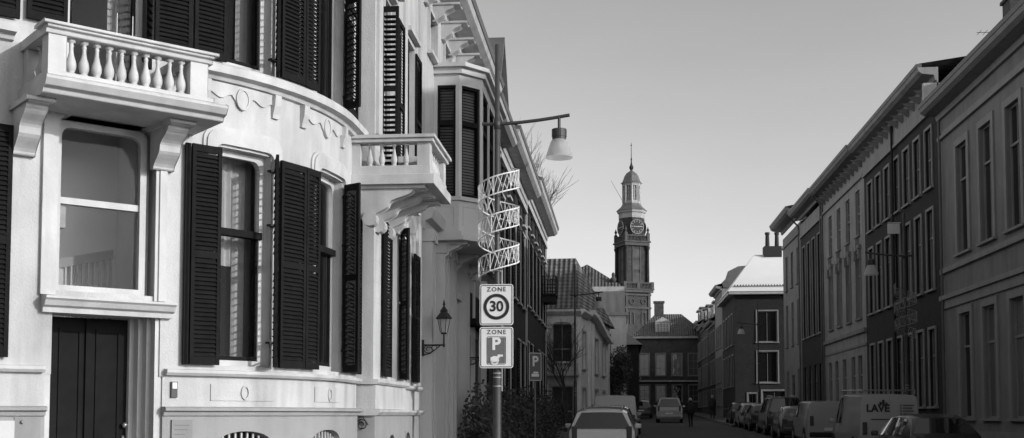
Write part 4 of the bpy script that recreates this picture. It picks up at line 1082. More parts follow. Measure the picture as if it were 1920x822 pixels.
for a in (3.9,): window(h, lambda s, n, z: sm_(s, n + .15, z), a, a + .8, 8.3, 9.6, muntin=1, n=-.14)
h = thing('plain_gable_wall_house', 'building with a plain pale grey end wall and white coping beside the steep roofed house', 'house', (0, 80, 1))
b = MB(); b.box(-1.3, .52, 77, 84.5, 0, 8.0); b.build('wall', mat('pale_end_wall', .75, .8, .12, 1.2, .3, 30, streak=.15), h)
b = MB(); b.box(-1.4, .62, 76.9, 84.6, 8.0, 8.2); b.box(-1.2, .45, 77.2, 84.4, 8.2, 9.6); b.build('coping', 'white', h)
b = MB(); b.box(-.9, -.5, 76.97, 76.999, 2.6, 4.2); b.box(-.9, -.5, 76.97, 76.999, 5.2, 6.8); b.build('pane', 'glass', h)

# ------------------------------------------------------------------ tower
TX, TY = 2.65, 224.7
tw = thing('clock_tower', 'tall stone and brick tower with clock, open lantern and dome against the sky', 'tower', (TX, TY, 0))
TR = R_(24)
def TMp(face):   # face 0..3 of a square tower, s centred
    a = TR - PI / 2 + face * PI / 2; nx, ny = math.cos(a), math.sin(a); tx, ty = -ny, nx
    return lambda hw: (lambda s, n, z: (TX + nx * (hw + n) + tx * s, TY + ny * (hw + n) + ty * s, z))
def sqbox(mb, hw, z0, z1, hw1=None):
    hw1 = hw if hw1 is None else hw1; mb.lathe([(hw * math.sqrt(2), 0), (hw1 * math.sqrt(2), z1 - z0)], TX, TY, 4, z0, TR + PI / 4)
b = MB(); sqbox(b, 2.5, 0, 24.6); b.build('lower_shaft', 'tower', tw)
b = MB()
for z in (21.5, 24.0): sqbox(b, 2.75, z, z + .35)
for f in range(4):
    m_ = TMp(f)(2.5)
    for a in (-2.5, 2.1): b.sbox(m_, a, a + .4, 0, .2, 0, 24.6)
    for q in (-1.2, 1.2):
        b.ring(m_, [(q + .55 * math.cos(t), 22.9 + .55 * math.sin(t)) for t in [2 * PI * i / 16 for i in range(17)]], [(q + .38 * math.cos(t), 22.9 + .38 * math.sin(t)) for t in [2 * PI * i / 16 for i in range(17)]], 0, .15)
        b.ring(m_, arch(q - .5, q + .5, 18.6, 21.0, .4), arch(q - .3, q + .3, 18.6, 20.8, .28), 0, .15)
b.build('lower_trim', 'towerpl', tw)
b = MB(); sqbox(b, 3.05, 24.6, 25.3); sqbox(b, 3.2, 25.1, 25.3)
for f in range(4):
    m_ = TMp(f)(3.05)
    b.sbox(m_, -3.1, 3.1, -.25, 0, 26.3, 26.5)
    for i in range(19): s_ = -2.7 + i * .3; p = m_(s_, -.12, 0); b.lathe([(.09, 0), (.12, .3), (.06, .8), (.08, 1.0)], p[0], p[1], 6, 25.3)
    for a in (-3.15, -.35, 2.5): b.sbox(m_, a, a + .65, -.45, .05, 25.3, 26.6)
b.build('gallery', 'towerpl', tw)
b = MB(); sqbox(b, 2.05, 25.3, 34.5); b.build('middle_shaft', 'tower', tw)
b = MB()
for f in range(4):
    m_ = TMp(f)(2.05)
    for q in (-2.25, 2.25):
        p = m_(q, .2, 0); b.lathe([(.42, 0), (.42, .5), (.32, .6), (.30, 4), (.27, 7.4), (.42, 7.8), (.45, 8.2)], p[0], p[1], 10, 25.3)
    for a in (-.9, .65): b.sbox(m_, a, a + .25, 0, .12, 25.4, 33.5)
b.build('corner_column', 'towerpl', tw)
for f in range(4):
    m_ = TMp(f)(2.05); b = MB()
    for z0, z1 in ((26.3, 28.4), (29.0, 30.8), (31.3, 32.9)): b.sbox(m_, -.62, .62, .01, .05, z0, z1)
    b.build('blind_window', 'towerpl', tw)
b = MB(); sqbox(b, 2.55, 33.6, 34.4); sqbox(b, 2.75, 34.2, 34.5)
for f in range(4):
    m_ = TMp(f)(2.5); b.sbox(m_, -2.5, 2.5, -.25, 0, 35.4, 35.6)
    for i in range(15): s_ = -2.1 + i * .3; p = m_(s_, -.12, 0); b.lathe([(.08, 0), (.11, .3), (.06, .7), (.08, .9)], p[0], p[1], 6, 34.5)
    for a in (-2.6, 2.05):
        b.sbox(m_, a, a + .55, -.45, .05, 34.5, 36.0); p = m_(a + .27, -.2, 0); b.lathe([(.25, 0), (.12, .3), (.3, .6), (.1, 1.0), (.02, 1.3)], p[0], p[1], 8, 36.0)
b.build('upper_gallery', 'towerpl', tw)
b = MB(); b.lathe([(2.45, 0), (2.45, 5.2)], TX, TY, 8, 34.5, TR + PI / 8); b.build('clock_stage', 'tower', tw)
b = MB(); b.lathe([(2.5, 0), (2.5, .9), (2.75, 1.1), (2.85, 1.5)], TX, TY, 8, 39.0, TR + PI / 8); b.build('clock_stage_cornice', 'towerlt', tw)
def octf(f, hw):
    a = TR - PI / 2 + f * PI / 4; nx, ny = math.cos(a), math.sin(a); tx, ty = -ny, nx
    return lambda s, n, z: (TX + nx * (hw + n) + tx * s, TY + ny * (hw + n) + ty * s, z)
for f in (0, 2, 4, 6):
    m_ = octf(f, 2.27)
    k = 24; cir = lambda r, zc=37.2: [(r * math.cos(2 * PI * i / k), zc + r * math.sin(2 * PI * i / k)) for i in range(k + 1)]
    b = MB(); b.ring(m_, cir(1.35), cir(.02), .05, .12); ck = b.build('clock_face', 'iron', tw)
    b = MB()
    for i in range(12):
        t = 2 * PI * i / 12; c_, s_ = math.cos(t), math.sin(t); pts = []
        for (u, v) in ((.85, -.07), (1.2, -.07), (1.2, .07), (.85, .07)): pts.append(m_(u * c_ - v * s_, .15, 37.2 + u * s_ + v * c_))
        b.quad(*pts)
    b.ring(m_, cir(1.4), cir(1.28), .1, .16)
    b.build('hour_mark', 'greywall3', ck)
    b = MB()
    for ang, L_ in ((R_(4), 1.1), (R_(178), .75)):
        c_, s_ = math.cos(ang), math.sin(ang); b.quad(*[m_(u * c_ - v * s_, .18, 37.2 + u * s_ + v * c_) for u, v in ((-.1, -.06), (L_, -.04), (L_, .04), (-.1, .06))])
    b.build('clock_hand', 'trim', ck)
b = MB(); b.lathe([(3.0, 0), (2.5, .45), (2.0, .9), (1.6, 1.7), (1.55, 1.9)], TX, TY, 8, 40.5, TR + PI / 8); b.build('ogee_roof', 'rooflead', tw)
b = MB()
for i in range(8):
    a = TR + PI / 8 + i * PI / 4; x, y = TX + 1.5 * math.cos(a), TY + 1.5 * math.sin(a); b.lathe([(.30, 0), (.30, 3.9)], x, y, 4, 42.0, a)
    x2, y2 = octf(i, 1.38)(0, 0, 0)[:2]; b.lathe([(.14, 0), (.14, 3.9)], x2, y2, 4, 42.0, a - PI / 8 + PI / 4)
b.lathe([(1.75, 0), (1.75, .6)], TX, TY, 8, 41.8, TR + PI / 8); b.lathe([(1.75, 0), (1.78, .35), (2.0, .6), (2.0, .7)], TX, TY, 8, 45.3, TR + PI / 8)
b.build('lantern', 'towerlt', tw)
b = MB(); b.lathe([(1.0, 0), (1.0, 2.6)], TX, TY, 8, 42.3); b.build('bell', 'iron', tw)
b = MB(); b.lathe([(2.1, 0), (1.75, .3), (1.55, .8), (1.35, 1.4), (.95, 2.0), (.45, 2.35), (.2, 2.5)], TX, TY, 8, 45.9, TR + PI / 8); b.build('dome', 'rooflead', tw)
b = MB(); b.lathe([(.18, 0), (.22, .2), (.42, .6), (.38, .9), (.18, 1.3), (.1, 2.0), (.16, 2.4), (.07, 2.6), (.05, 5.3), (.02, 5.6)], TX, TY, 8, 48.3); b.lathe([(.02, 0), (.18, .15), (.02, .3)], TX, TY, 8, 53.2); b.build('spire', 'iron', tw)
b = MB(); b.tube((TX - 1.4, TY - 1, 41.8), (TX - 3.9, TY - 1.5, 46.2), .05, .03, 5); b.build('flagpole', 'pole', tw)

# ------------------------------------------------------------------ street lamps
def lamp_post(loc, arm, label, side=1):
    t = thing('street_lamp', label, 'street lamp', (0, 0, 0), 'grey street lamps with a curved arm and glass shade')
    b = MB(); b.lathe([(.11, 0), (.11, .1), (.078, .15), (.07, 2.6), (.052, 2.62), (.052, 3.9), (.045, 4.0), (.042, 7.9), (.01, 7.92)], 0, 0, 16); b.build('pole', 'pole', t, True)
    b = MB()
    for z in (1.98, 2.2, 2.29, 2.13, 3.95): b.lathe([(.075, 0), (.075, .012)], 0, 0, 16, z)
    b.build('band', 'trim', t)
    b = MB(); pts = [(-.26, 0, 6.52), (-.1, 0, 6.51)] + [(side * x, 0, 6.51 + .13 * (max(0, x) / 1.25) ** 1.6) for x in (.1, .4, .7, .95, 1.25)]
    if side < 0: pts[0] = (.26, 0, 6.52); pts[1] = (.1, 0, 6.51)
    b.path(pts, .03, 8); b.tube((0, 0, 6.42), (0, 0, 6.6), .06, .06, 12); b.build('arm', 'pole', t, True)
    hx = side * 1.07
    b = MB(); b.tube((hx, 0, 6.6), (hx, 0, 6.42), .025, .025, 8); b.lathe([(.12, 0), (.12, .055)], hx, 0, 20, 6.205); b.lathe([(.128, 0), (.128, .13), (.12, .135), (.06, .15)], hx, 0, 20, 6.262); b.build('lamp_cap', 'pole', t)
    b = MB(); b.lathe([(.235, 0), (.222, .06), (.15, .27), (.125, .31)], hx, 0, 20, 5.90, cap=False); b.build('lamp_shade', 'shade', t, True)
    b = MB(); b.lathe([(.05, 0), (.06, .1), (.04, .18)], hx, 0, 12, 6.02); b.build('bulb', 'lightglass', t, True)
    t.location = loc
    return t
L1 = lamp_post((-2.065, 19.9, 0), 1, 'tall grey street lamp on the left pavement carrying the two zone signs')
def lamp_right(loc, label):
    return lamp_post(loc, 1, label, -1)
lamp_right((9.3, 39, .16), 'street lamp on the right pavement before the dark brick house, arm towards the road')
lamp_right((9.0, 77, .85), 'distant street lamp on the right in front of the brick corner house')
lamp_post((-1.95, 53, .41), 1, 'distant street lamp on the left in front of the white pantiled house')

def spiral(loc, label, m='sign', z0=4.05, z1=5.55, rad=.35, turns=2.6, hh=.30, th=.013, ph=0.):
    t = thing('spiral_decoration', label, 'festive decoration', (0, 0, 0), 'white wire spiral decorations on lamp poles')
    N_ = int(turns * 28); P = []
    for i in range(N_ + 1):
        u = i / N_; a = ph + turns * 2 * PI * u; r = rad; P.append((r * math.cos(a), r * math.sin(a), z0 + (z1 - z0) * u))
    b = MB(); b.path(P, th, 6); b.path([(x, y, z + hh) for x, y, z in P], th, 6)
    for i in (0, N_): b.tube(P[i], (P[i][0], P[i][1], P[i][2] + hh), th, th, 6)
    b.build('frame', m, t)
    b = MB(); rnd = random.Random(3)
    for i in range(0, N_):
        a, c = P[i], P[min(N_, i + 1)]
        b.tube((a[0], a[1], a[2] + rnd.random() * .04), (c[0], c[1], c[2] + hh - rnd.random() * .04), .006, .006, 4)
        if i % 2: b.tube((c[0], c[1], c[2] + rnd.random() * .1), (a[0], a[1], a[2] + hh), .008, .008, 4)
        if i % 4 == 0: b.tube(a, (a[0], a[1], a[2] + hh), .009, .009, 4)
    b.build('tinsel_mesh', m, t)
    b = MB()
    for i in (int(N_ * .1), int(N_ * .5), int(N_ * .9)): b.tube((0, 0, P[i][2] + hh / 2), (P[i][0], P[i][1], P[i][2] + hh / 2), .01, .01, 5)
    b.build('strut', 'steel', t)
    t.location = loc; return t
spiral((-2.04, 19.9, 0), 'white wire spiral wound round the near lamp pole above the zone signs', z0=3.83, z1=5.5, turns=2.6, ph=R_(200))
spiral((9.3, 39, .16), 'wire spiral with shade put into its grey colour, wound round the lamp pole on the right pavement', m='greytrim', z0=3.83, z1=5.3, turns=2.5, ph=R_(20))  # grey copy of the white spiral, its shade put into the colour

# ------------------------------------------------------------------ signs
def text_mesh(s, size, m, par, loc, rx=PI / 2, rz=0, name='lettering', ext=.002, spacing=1., align='CENTER', bold=0.0):
    cu = bpy.data.curves.new(name, 'FONT'); cu.body = s; cu.size = size; cu.align_x = align; cu.align_y = 'CENTER'; cu.extrude = ext; cu.space_character = spacing; cu.offset = bold; cu.resolution_u = 4
    o = bpy.data.objects.new(name + '_src', cu); C.objects.link(o)
    dg = bpy.context.evaluated_depsgraph_get(); me = bpy.data.meshes.new_from_object(o.evaluated_get(dg)); bpy.data.objects.remove(o)
    me.transform(Matrix.Translation(loc) @ Matrix.Rotation(rz, 4, 'Z') @ Matrix.Rotation(rx, 4, 'X'))
    me.materials.clear(); me.materials.append(M[m])
    ob = bpy.data.objects.new(name, me); C.objects.link(ob); ob.parent = par; return ob
def rrect(w_, h_, r, k=5):
    p = []
    for cx, cy, a0 in ((w_ / 2 - r, h_ / 2 - r, 0), (-w_ / 2 + r, h_ / 2 - r, 90), (-w_ / 2 + r, -h_ / 2 + r, 180), (w_ / 2 - r, -h_ / 2 + r, 270)):
        for i in range(k + 1): a = R_(a0 + 90 * i / k); p.append((cx + r * math.cos(a), cy + r * math.sin(a)))
    return p
def plate(mb, w_, h_, r, y0, y1, cz=0, cx=0):
    p = rrect(w_, h_, r); n_ = len(p)
    mb.add([(x + cx, y0, z + cz) for x, z in p] + [(x + cx, y1, z + cz) for x, z in p], [tuple(range(n_)), tuple(range(2 * n_ - 1, n_ - 1, -1))] + [(i, (i + 1) % n_, n_ + (i + 1) % n_, n_ + i) for i in range(n_)])
IDM = lambda s, n, z: (s, -n, z)
def border(mb, w_, h_, r, t, n0, n1, cz=0):
    p = rrect(w_, h_, r); q = rrect(w_ - 2 * t, h_ - 2 * t, max(.004, r - t)); p.append(p[0]); q.append(q[0])
    mb.ring(IDM, [(x, z + cz) for x, z in p], [(x, z + cz) for x, z in q], n0, n1)
def circ(r, k=32): return [(r * math.cos(2 * PI * i / k), r * math.sin(2 * PI * i / k)) for i in range(k + 1)]
SW, SH = .575, .70
def zone_sign(label, loc):
    t = thing('zone_sign', label, 'road sign', (0, 0, 0))
    b = MB(); plate(b, SW, SH, .045, .0, .012); b.build('panel', 'sign', t)
    b = MB(); border(b, SW - .03, SH - .03, .035, .012, .001, .004); b.build('border', 'black', t)
    b = MB()
    for z in (-.2, .2): b.box(-.09, .09, .012, .035, z - .02, z + .02); b.box(-.03, .03, .03, .07, z - .015, z + .015)
    b.build('clamp', 'steel', t)
    text_mesh('ZONE', .105, 'black', t, (0, -.003, .26), spacing=1.25, bold=.001)
    return t
# the 30 zone sign
t = zone_sign('white sign with a ringed number 30, upper of the two on the lamp pole', None)
b = MB(); b.ring(IDM, [(x, z - .035) for x, z in circ(.215)], [(x, z - .035) for x, z in circ(.165)], .001, .005); b.build('ring', 'signblue' if False else 'greywall3', t)
b = MB(); b.ring(IDM, [(x, z - .035) for x, z in circ(.222)], [(x, z - .035) for x, z in circ(.214)], .001, .006); b.ring(IDM, [(x, z - .035) for x, z in circ(.212)], [(x, z - .035) for x, z in circ(.172)], .001, .007); b.build('ring_edge', 'black', t)
text_mesh('30', .245, 'black', t, (0, -.004, -.035), bold=.006, spacing=.98)
t.location = (-2.065, 19.79, 3.37)
t = zone_sign('white sign with a large P, lower of the two on the lamp pole', None)
b = MB(); plate(b, .29, .44, .02, -.001, -.005, -.05); b.build('symbol_panel', 'signblue', t)
b = MB(); border(b, .325, .475, .03, .008, .001, .005, -.05); b.build('symbol_border', 'black', t)
text_mesh('P', .29, 'sign', t, (-.005, -.007, .055), bold=.010, name='letter')
b = MB(); b.box(-.10, .03, -.010, -.006, -.25, -.235); b.ring(IDM, [(x - .03, z - .22) for x, z in circ(.075, 20)], [(x - .03, z - .22) for x, z in circ(.05, 20)], .006, .010); b.box(-.10, .04, -.0125, -.0085, -.235, -.165); b.box(.02, .11, -.010, -.006, -.155, -.12); b.box(-.02, .06, -.0102, -.0062, -.175, -.15); b.build('parking_disc', 'sign', t)
t.location = (-2.065, 19.79, 2.64)
b = MB(); b.tube((-2.0, 19.97, 1.9), (-2.0, 19.97, 4.2), .028, .028, 10); o = b.build('conduit_pipe', 'steel'); tag(o, 'thin steel pipe strapped behind the zone signs to the lamp pole', 'pipe')
# parking sign on thin post
t = thing('parking_sign', 'dark parking sign with a white P on a thin post on the left pavement', 'road sign', (-2.35, 33, 0))
b = MB(); b.tube((-2.35, 33, 0), (-2.35, 33, 3.25), .03, .03, 10); b.build('post', 'steel', t)
b = MB(); c = Vector((-2.35, 32.95, 2.85))
rot = Matrix.Translation(c) @ Matrix.Rotation(R_(35), 4, 'Z')
q = MB(); plate(q, .42, .80, .03, -.02, .0); b.add([rot @ Vector(v) for v in q.v], q.f); b.build('panel', 'signblue', t)
b = MB(); q = MB(); border(q, .40, .78, .03, .015, .0205, .023); b.add([rot @ Vector(v) for v in q.v], q.f); b.build('border', 'sign', t)
o = text_mesh('P', .40, 'sign', t, (0, 0, 0), bold=.01, name='letter'); o.data.transform(rot @ Matrix.Translation((0, -.023, .14))); o.matrix_parent_inverse = Matrix.Translation((2.35, -33, 0))
b = MB(); q = MB(); q.box(-.12, .12, -.024, -.0205, -.28, -.2); q.box(-.06, .1, -.0242, -.0206, -.19, -.14); b.add([rot @ Vector(v) for v in q.v], q.f); b.build('symbol', 'sign', t)
# small hanging sign on the dark brick house
o = MB(); o.box(10.5, 10.95, 46.6, 46.66, 8.55, 8.95); o.box(10.5, 11, 46.62, 46.64, 8.97, 9.0); tag(o.build('house_sign', 'sign'), 'small white projecting sign high on the dark brick house', 'sign')

# ------------------------------------------------------------------ wall lanterns
def lantern(x, y, z, dx, label, sc_=1.):
    t = thing('wall_lantern', label, 'lantern', (0, 0, 0), 'black wrought iron lanterns on wall brackets')
    b = MB(); b.path([(0, 0, 0), (.42, 0, 0)], .016, 6); b.box(-.01, .03, -.03, .03, -.2, .1)
    pts = []
    for i in range(26): u = i / 25; a = u * 2.2 * PI * 1.2; r = .10 * (1 - .6 * u); pts.append((.12 + r * math.cos(a + 2), 0, -.08 + r * .8 * math.sin(a + 2)))
    b.path(pts, .008, 5); b.path([(.02, 0, -.18), (.15, 0, -.15), (.27, 0, -.06), (.34, 0, 0)], .011, 5)
    b.path([(.22 + .05 * math.cos(a), 0, -.05 + .04 * math.sin(a)) for a in [i * .5 for i in range(12)]], .007, 5)
    b.tube((.40, 0, -.04), (.40, 0, .22), .018, .014, 6); b.build('bracket', 'iron', t)
    b = MB(); b.lathe([(.055, 0), (.06, .02), (.035, .04)], .40, 0, 8, .2)
    for i in range(6):
        a = 2 * PI * i / 6; b.tube((.40 + .065 * math.cos(a), .065 * math.sin(a), .23), (.40 + .115 * math.cos(a), .115 * math.sin(a), .48), .007, .007, 4)
    b.lathe([(.145, 0), (.15, .02), (.09, .1), (.06, .13), (.075, .15), (.04, .2), (.015, .24), (.025, .27), (.004, .36)], .40, 0, 6, .48); b.build('lantern_frame', 'iron', t)
    b = MB(); b.lathe([(.06, 0), (.11, .25)], .40, 0, 6, .23, cap=False); b.build('lantern_glass', 'shade', t)
    t.location = (x, y, z); t.scale = (1, 1, 1)
    return t
lantern(-3.6, 21.35, 2.78, 1, 'black lantern on a scrolled iron bracket between villa and oriel house')
lantern(-3.56, 27.6, 2.85, 1, 'black lantern on an iron bracket under the far end of the oriel')

# ------------------------------------------------------------------ vehicles
def vehicle(name, label, cat, body, L=4.1, W=1.76, H=1.46, kind='hatch', group='vehicles parked along the street'):
    t = thing(name, label, cat, (0, 0, 0), group)
    hw = W / 2
    if kind == 'van': roof = [(-L / 2 + .06, H - .02), (L / 2 - 1.55, H)]; cowl = (L / 2 - .85, 1.08); rearb = (-L / 2, 1.0); nose = .85; belt = 1.08
    elif kind == 'suv': roof = [(-L / 2 + .35, H - .03), (L / 2 - 1.95, H)]; cowl = (L / 2 - 1.2, 1.08); rearb = (-L / 2 + .05, 1.05); nose = .92; belt = 1.05
    elif kind == 'estate': roof = [(-L / 2 + .45, H - .06), (L / 2 - 2.1, H)]; cowl = (L / 2 - 1.3, .98); rearb = (-L / 2 + .08, .98); nose = .78; belt = .94
    else: roof = [(-L / 2 + .55, H - .08), (L / 2 - 1.9, H)]; cowl = (L / 2 - 1.12, .98); rearb = (-L / 2 + .06, .98); nose = .76; belt = .93
    # stations: y, belt z, top z, top half width, lower half width
    S = [(-L / 2, .82, .84, hw * .86, hw * .90, .42), (rearb[0], belt, rearb[1] + .02, hw * .88, hw * .97, .28), (roof[0][0], belt + .01, roof[0][1], hw * (.86 if kind == 'van' else .70), hw, .24),
         (roof[0][0] + .5, belt, H, hw * (.87 if kind == 'van' else .72), hw, .22), (roof[1][0] - .6, belt - .01, H + .01, hw * (.87 if kind == 'van' else .72), hw, .22), (roof[1][0], belt - .01, roof[1][1] - .02, hw * (.84 if kind == 'van' else .69), hw, .22),
         (cowl[0], cowl[1] - .06, cowl[1], hw * .84, hw, .24), (L / 2 - .35, nose - .06, nose, hw * .80, hw * .95, .26), (L / 2 - .05, .62, .66, hw * .74, hw * .84, .3), (L / 2, .45, .5, hw * .70, hw * .78, .36)]
    b = MB(); rings = []
    for y, zb, zt, wt, wl_, z0 in S:
        h = zt - zb
        pts = [(0, z0), (wl_ * .92, z0), (wl_, z0 + .12), (wl_ * 1.0, (z0 + zb) / 2 + .05), (wl_ * .985, zb), (wt + (wl_ - wt) * .12 if h > .2 else wt + (wl_ - wt) * .5, zt - min(.05, h * .4)), (wt * .90, zt - .008), (wt * .5, zt + .012), (0, zt + .02)]
        full = [(-x, y, z) for x, z in pts] + [(x, y, z) for x, z in reversed(pts[1:-1])]
        rings.append(full)
    k = len(rings[0]); vs = [p for r in rings for p in r]; fs = []
    for i in range(len(rings) - 1):
        for j in range(k): fs.append((i * k + j, i * k + (j + 1) % k, (i + 1) * k + (j + 1) % k, (i + 1) * k + j))
    fs += [tuple(range(k)), tuple((len(rings) - 1) * k + j for j in reversed(range(k)))]
    b.add(vs, fs); bo = b.build('body', body, t, False, bevel=.025)
    for p in bo.data.polygons: p.use_smooth = True
    bo.data.set_sharp_from_angle(angle=R_(28))
    def lerp(a, c, u): return tuple(a[i] + (c[i] - a[i]) * u for i in range(3))
    # glazing
    def glassq(name_, quad, ins=.05, off=.012):
        c = [sum(q[i] for q in quad) / 4 for i in range(3)]; Q = []
        nrm = (Vector(quad[1]) - Vector(quad[0])).cross(Vector(quad[3]) - Vector(quad[0])).normalized(); cc = Vector(c)
        if nrm.dot(cc - Vector((0, 0, .8))) < 0: nrm = -nrm
        for i, q in enumerate(quad):
            v = Vector(q); a = Vector(quad[i - 1]); d = Vector(quad[(i + 1) % 4]); v2 = v + (a - v).normalized() * ins + (d - v).normalized() * ins
            Q.append(v2 + nrm * off)
        # slightly curved pane: split once
        m_ = MB(); n_ = 4
        for i in range(n_):
            u0, u1 = i / n_, (i + 1) / n_
            A = Q[0].lerp(Q[1], u0); B = Q[0].lerp(Q[1], u1); Cc = Q[3].lerp(Q[2], u1); Dd = Q[3].lerp(Q[2], u0)
            e0, e1 = math.sin(PI * u0) * .02, math.sin(PI * u1) * .02
            m_.quad(A + nrm * e0, B + nrm * e1, Cc + nrm * e1, Dd + nrm * e0)
        return m_.build(name_, 'carglass', t, True)
    r = rings
    def pt(i, side, lvl): return (side * abs(r[i][lvl][0]), r[i][lvl][1], r[i][lvl][2])
    glassq('rear_window', [pt(1, -1, 5), pt(1, 1, 5), pt(2, 1, 6), pt(2, -1, 6)], .05, .02) if kind != 'van' or body == 'p_white' else None
    glassq('windscreen', [pt(6, -1, 6), pt(6, 1, 6), pt(5, 1, 6), pt(5, -1, 6)], .04, .02)
    for sd_ in (-1, 1):
        a, c = pt(5, sd_, 4), pt(5, sd_, 5); y0 = roof[1][0]
        ca = pt(6, sd_, 4)
        if kind == 'van':
            m0 = lerp(pt(4, sd_, 4), a, .2); m1 = lerp(pt(4, sd_, 5), c, .2)
            glassq('side_window', [m0, lerp(a, ca, .7), lerp(c, pt(6, sd_, 5), .08), m1], .03)
        else:
            b0, b1 = pt(3, sd_, 4), pt(3, sd_, 5); mid0, mid1 = lerp(pt(3, sd_, 4), pt(4, sd_, 4), .75), lerp(pt(3, sd_, 5), pt(4, sd_, 5), .75)
            glassq('side_window', [lerp(pt(2, sd_, 4), b0, .2), mid0, mid1, lerp(pt(2, sd_, 5), b1, .5)], .04)
            glassq('side_window', [mid0, lerp(a, ca, .5), c, mid1], .04)
    # wheels
    for yy in (-L / 2 + .78, L / 2 - .82):
        for sd_ in (-1, 1):
            x = sd_ * (hw - .10)
            m_ = MB(); m_.tube((sd_ * (hw - .0), yy, .34), (sd_ * (hw + .006), yy, .34), .40, .40, 24); m_.build('arch_shade_disc', 'tyre', t)  # flat dark disc put in for the shade of the wheel well
            m_ = MB(); m_.tube((x - sd_ * .1, yy, .31), (x + sd_ * .115, yy, .31), .31, .31, 24); wh = m_.build('wheel', 'tyre', t, bevel=.02)
            m_ = MB(); m_.tube((x + sd_ * .10, yy, .31), (x + sd_ * .125, yy, .31), .20, .19, 12); m_.build('rim', 'rim', wh)
    # lamps, plates, bumpers, mirrors
    for sd_ in (-1, 1):
        m_ = MB(); x = sd_ * hw * .80
        if kind in ('van', 'estate', 'suv'): m_.box(x - .07, x + .07, -L / 2 - .03 + (0 if kind == 'van' else .02), -L / 2 + .12, .80, 1.18 if kind != 'estate' else 1.0)
        else: m_.box(x - .13, x + .09, -L / 2 - .02, -L / 2 + .14, .74, .92)
        m_.build('tail_light', 'redlens', t, bevel=.02)
        m_ = MB(); m_.box(sd_ * hw * .70 - .16, sd_ * hw * .70 + .13, L / 2 - .22, L / 2 - .04, .56, .70); m_.build('headlight', 'lightglass', t, bevel=.03)
        m_ = MB(); m_.box(sd_ * (hw + .10) - .09, sd_ * (hw + .10) + .09, cowl[0] - .38, cowl[0] - .28, belt + .0, belt + .13); m_.build('mirror', body, t, bevel=.03)
    m_ = MB(); m_.box(-hw * .90, hw * .90, -L / 2 - .06, -L / 2 + .1, .38, .56); m_.build('bumper', 'tyre' if kind == 'van' else body, t, bevel=.04)
    m_ = MB(); m_.box(-.26, .26, -L / 2 - .066, -L / 2 - .06, .60, .71) if kind != 'van' else m_.box(-.26, .26, -L / 2 - .03, -L / 2 - .0, .62, .73); m_.build('number_plate', 'sign', t)
    m_ = MB(); m_.box(-hw * .5, hw * .5, L / 2 - .0, L / 2 + .02, .36, .48); m_.build('grille', 'tyre', t)
    if kind in ('estate', 'suv'):
        m_ = MB()
        for sd_ in (-1, 1): m_.path([(sd_ * hw * .60, roof[0][0] + .3, H + .0), (sd_ * hw * .60, roof[0][0] + .4, H + .05), (sd_ * hw * .60, roof[1][0] - .1, H + .06), (sd_ * hw * .60, roof[1][0], H)], .015, 5)
        m_.build('roof_rail', 'rim', t)
    return t
def put(t, x, y, rz=0.):
    t.location = (x, y, gz(y)); t.rotation_euler = (math.atan(.018) if y > 32 else 0, 0, rz); return t
put(vehicle('parked_car', 'light silver car with a large rear window, nearest on the left beside the hedge', 'car', 'p_white', 4.3, 1.80, 1.60, 'suv'), -.45, 33.2)
put(vehicle('parked_car', 'grey car with roof rails parked directly ahead of the nearest left car', 'car', 'p_grey', 4.5, 1.78, 1.62, 'suv'), -.35, 40.2)
put(vehicle('parked_van', 'pale van parked on the left, third in line under the plain end wall', 'van', 'p_silver', 4.7, 1.85, 1.95, 'van'), -.15, 50.5)
put(vehicle('parked_car', 'dark hatchback at the far end of the left line of parked cars', 'car', 'p_black', 4.0, 1.72, 1.46, 'hatch'), .2, 60.5)
put(vehicle('estate_car', 'silver estate car seen from behind standing in the middle distance of the road', 'car', 'p_silver', 4.6, 1.82, 1.72, 'suv', 'vehicles standing in the road ahead'), 3.6, 84.3, R_(-3))
put(vehicle('small_car', 'small dark car half hidden behind the silver estate car in the road', 'car', 'p_grey', 3.9, 1.7, 1.45, 'hatch', 'vehicles standing in the road ahead'), 1.9, 98, R_(-3))
put(vehicle('parked_car', 'black car with a shiny roof, nearest of those parked on the right', 'car', 'p_black', 4.3, 1.78, 1.48, 'hatch'), 7.75, 31.2, R_(2))
van = put(vehicle('work_van', 'pale work van with lettering on its back, beyond the nearest black car', 'van', 'p_silver', 4.6, 1.82, 2.0, 'van'), 7.95, 38.0, R_(1))
o = text_mesh('LAVE', .30, 'black', van, (-.34, -2.325, 1.52), bold=.012); o.rotation_euler = (R_(-1.5), 0, 0)
for i, s_ in enumerate(('', '', '', '')): pass
b = MB()
for i in range(5): b.box(.30, .34, -2.325, -2.318, 1.66 - i * .085, 1.70 - i * .085); b.box(.38, .70 - .05 * (i % 2), -2.325, -2.318, 1.665 - i * .085, 1.69 - i * .085)
b.box(-.55, .70, -2.322, -2.315, 1.25, 1.275); b.box(-.30, -.24, -2.325, -2.318, 1.68, 1.78); b.box(-.22, -.15, -2.325, -2.318, 1.70, 1.84); b.box(-.13, -.07, -2.325, -2.318, 1.68, 1.76)
o = b.build('logo', 'black', van); o.matrix_parent_inverse = Matrix.Identity(4)
b = MB(); b.box(-.005, .005, -2.32, -2.31, .6, 1.95)
for x in (-.75, .75): b.path([(x, -2.2, 2.02), (x, -2.2, 2.12), (x, .8, 2.12), (x, .8, 2.02)], .02, 6)
for y in (-2.2, -1.2, -.2, .8): b.tube((-.78, y, 2.12), (.78, y, 2.12), .02, .02, 6)
o = b.build('roof_rack', 'rim', van); o.matrix_parent_inverse = Matrix.Identity(4)
put(vehicle('parked_van', 'light coloured van parked ahead of the work van on the right', 'van', 'p_silver', 4.4, 1.80, 1.72, 'van'), 8.0, 47.6)
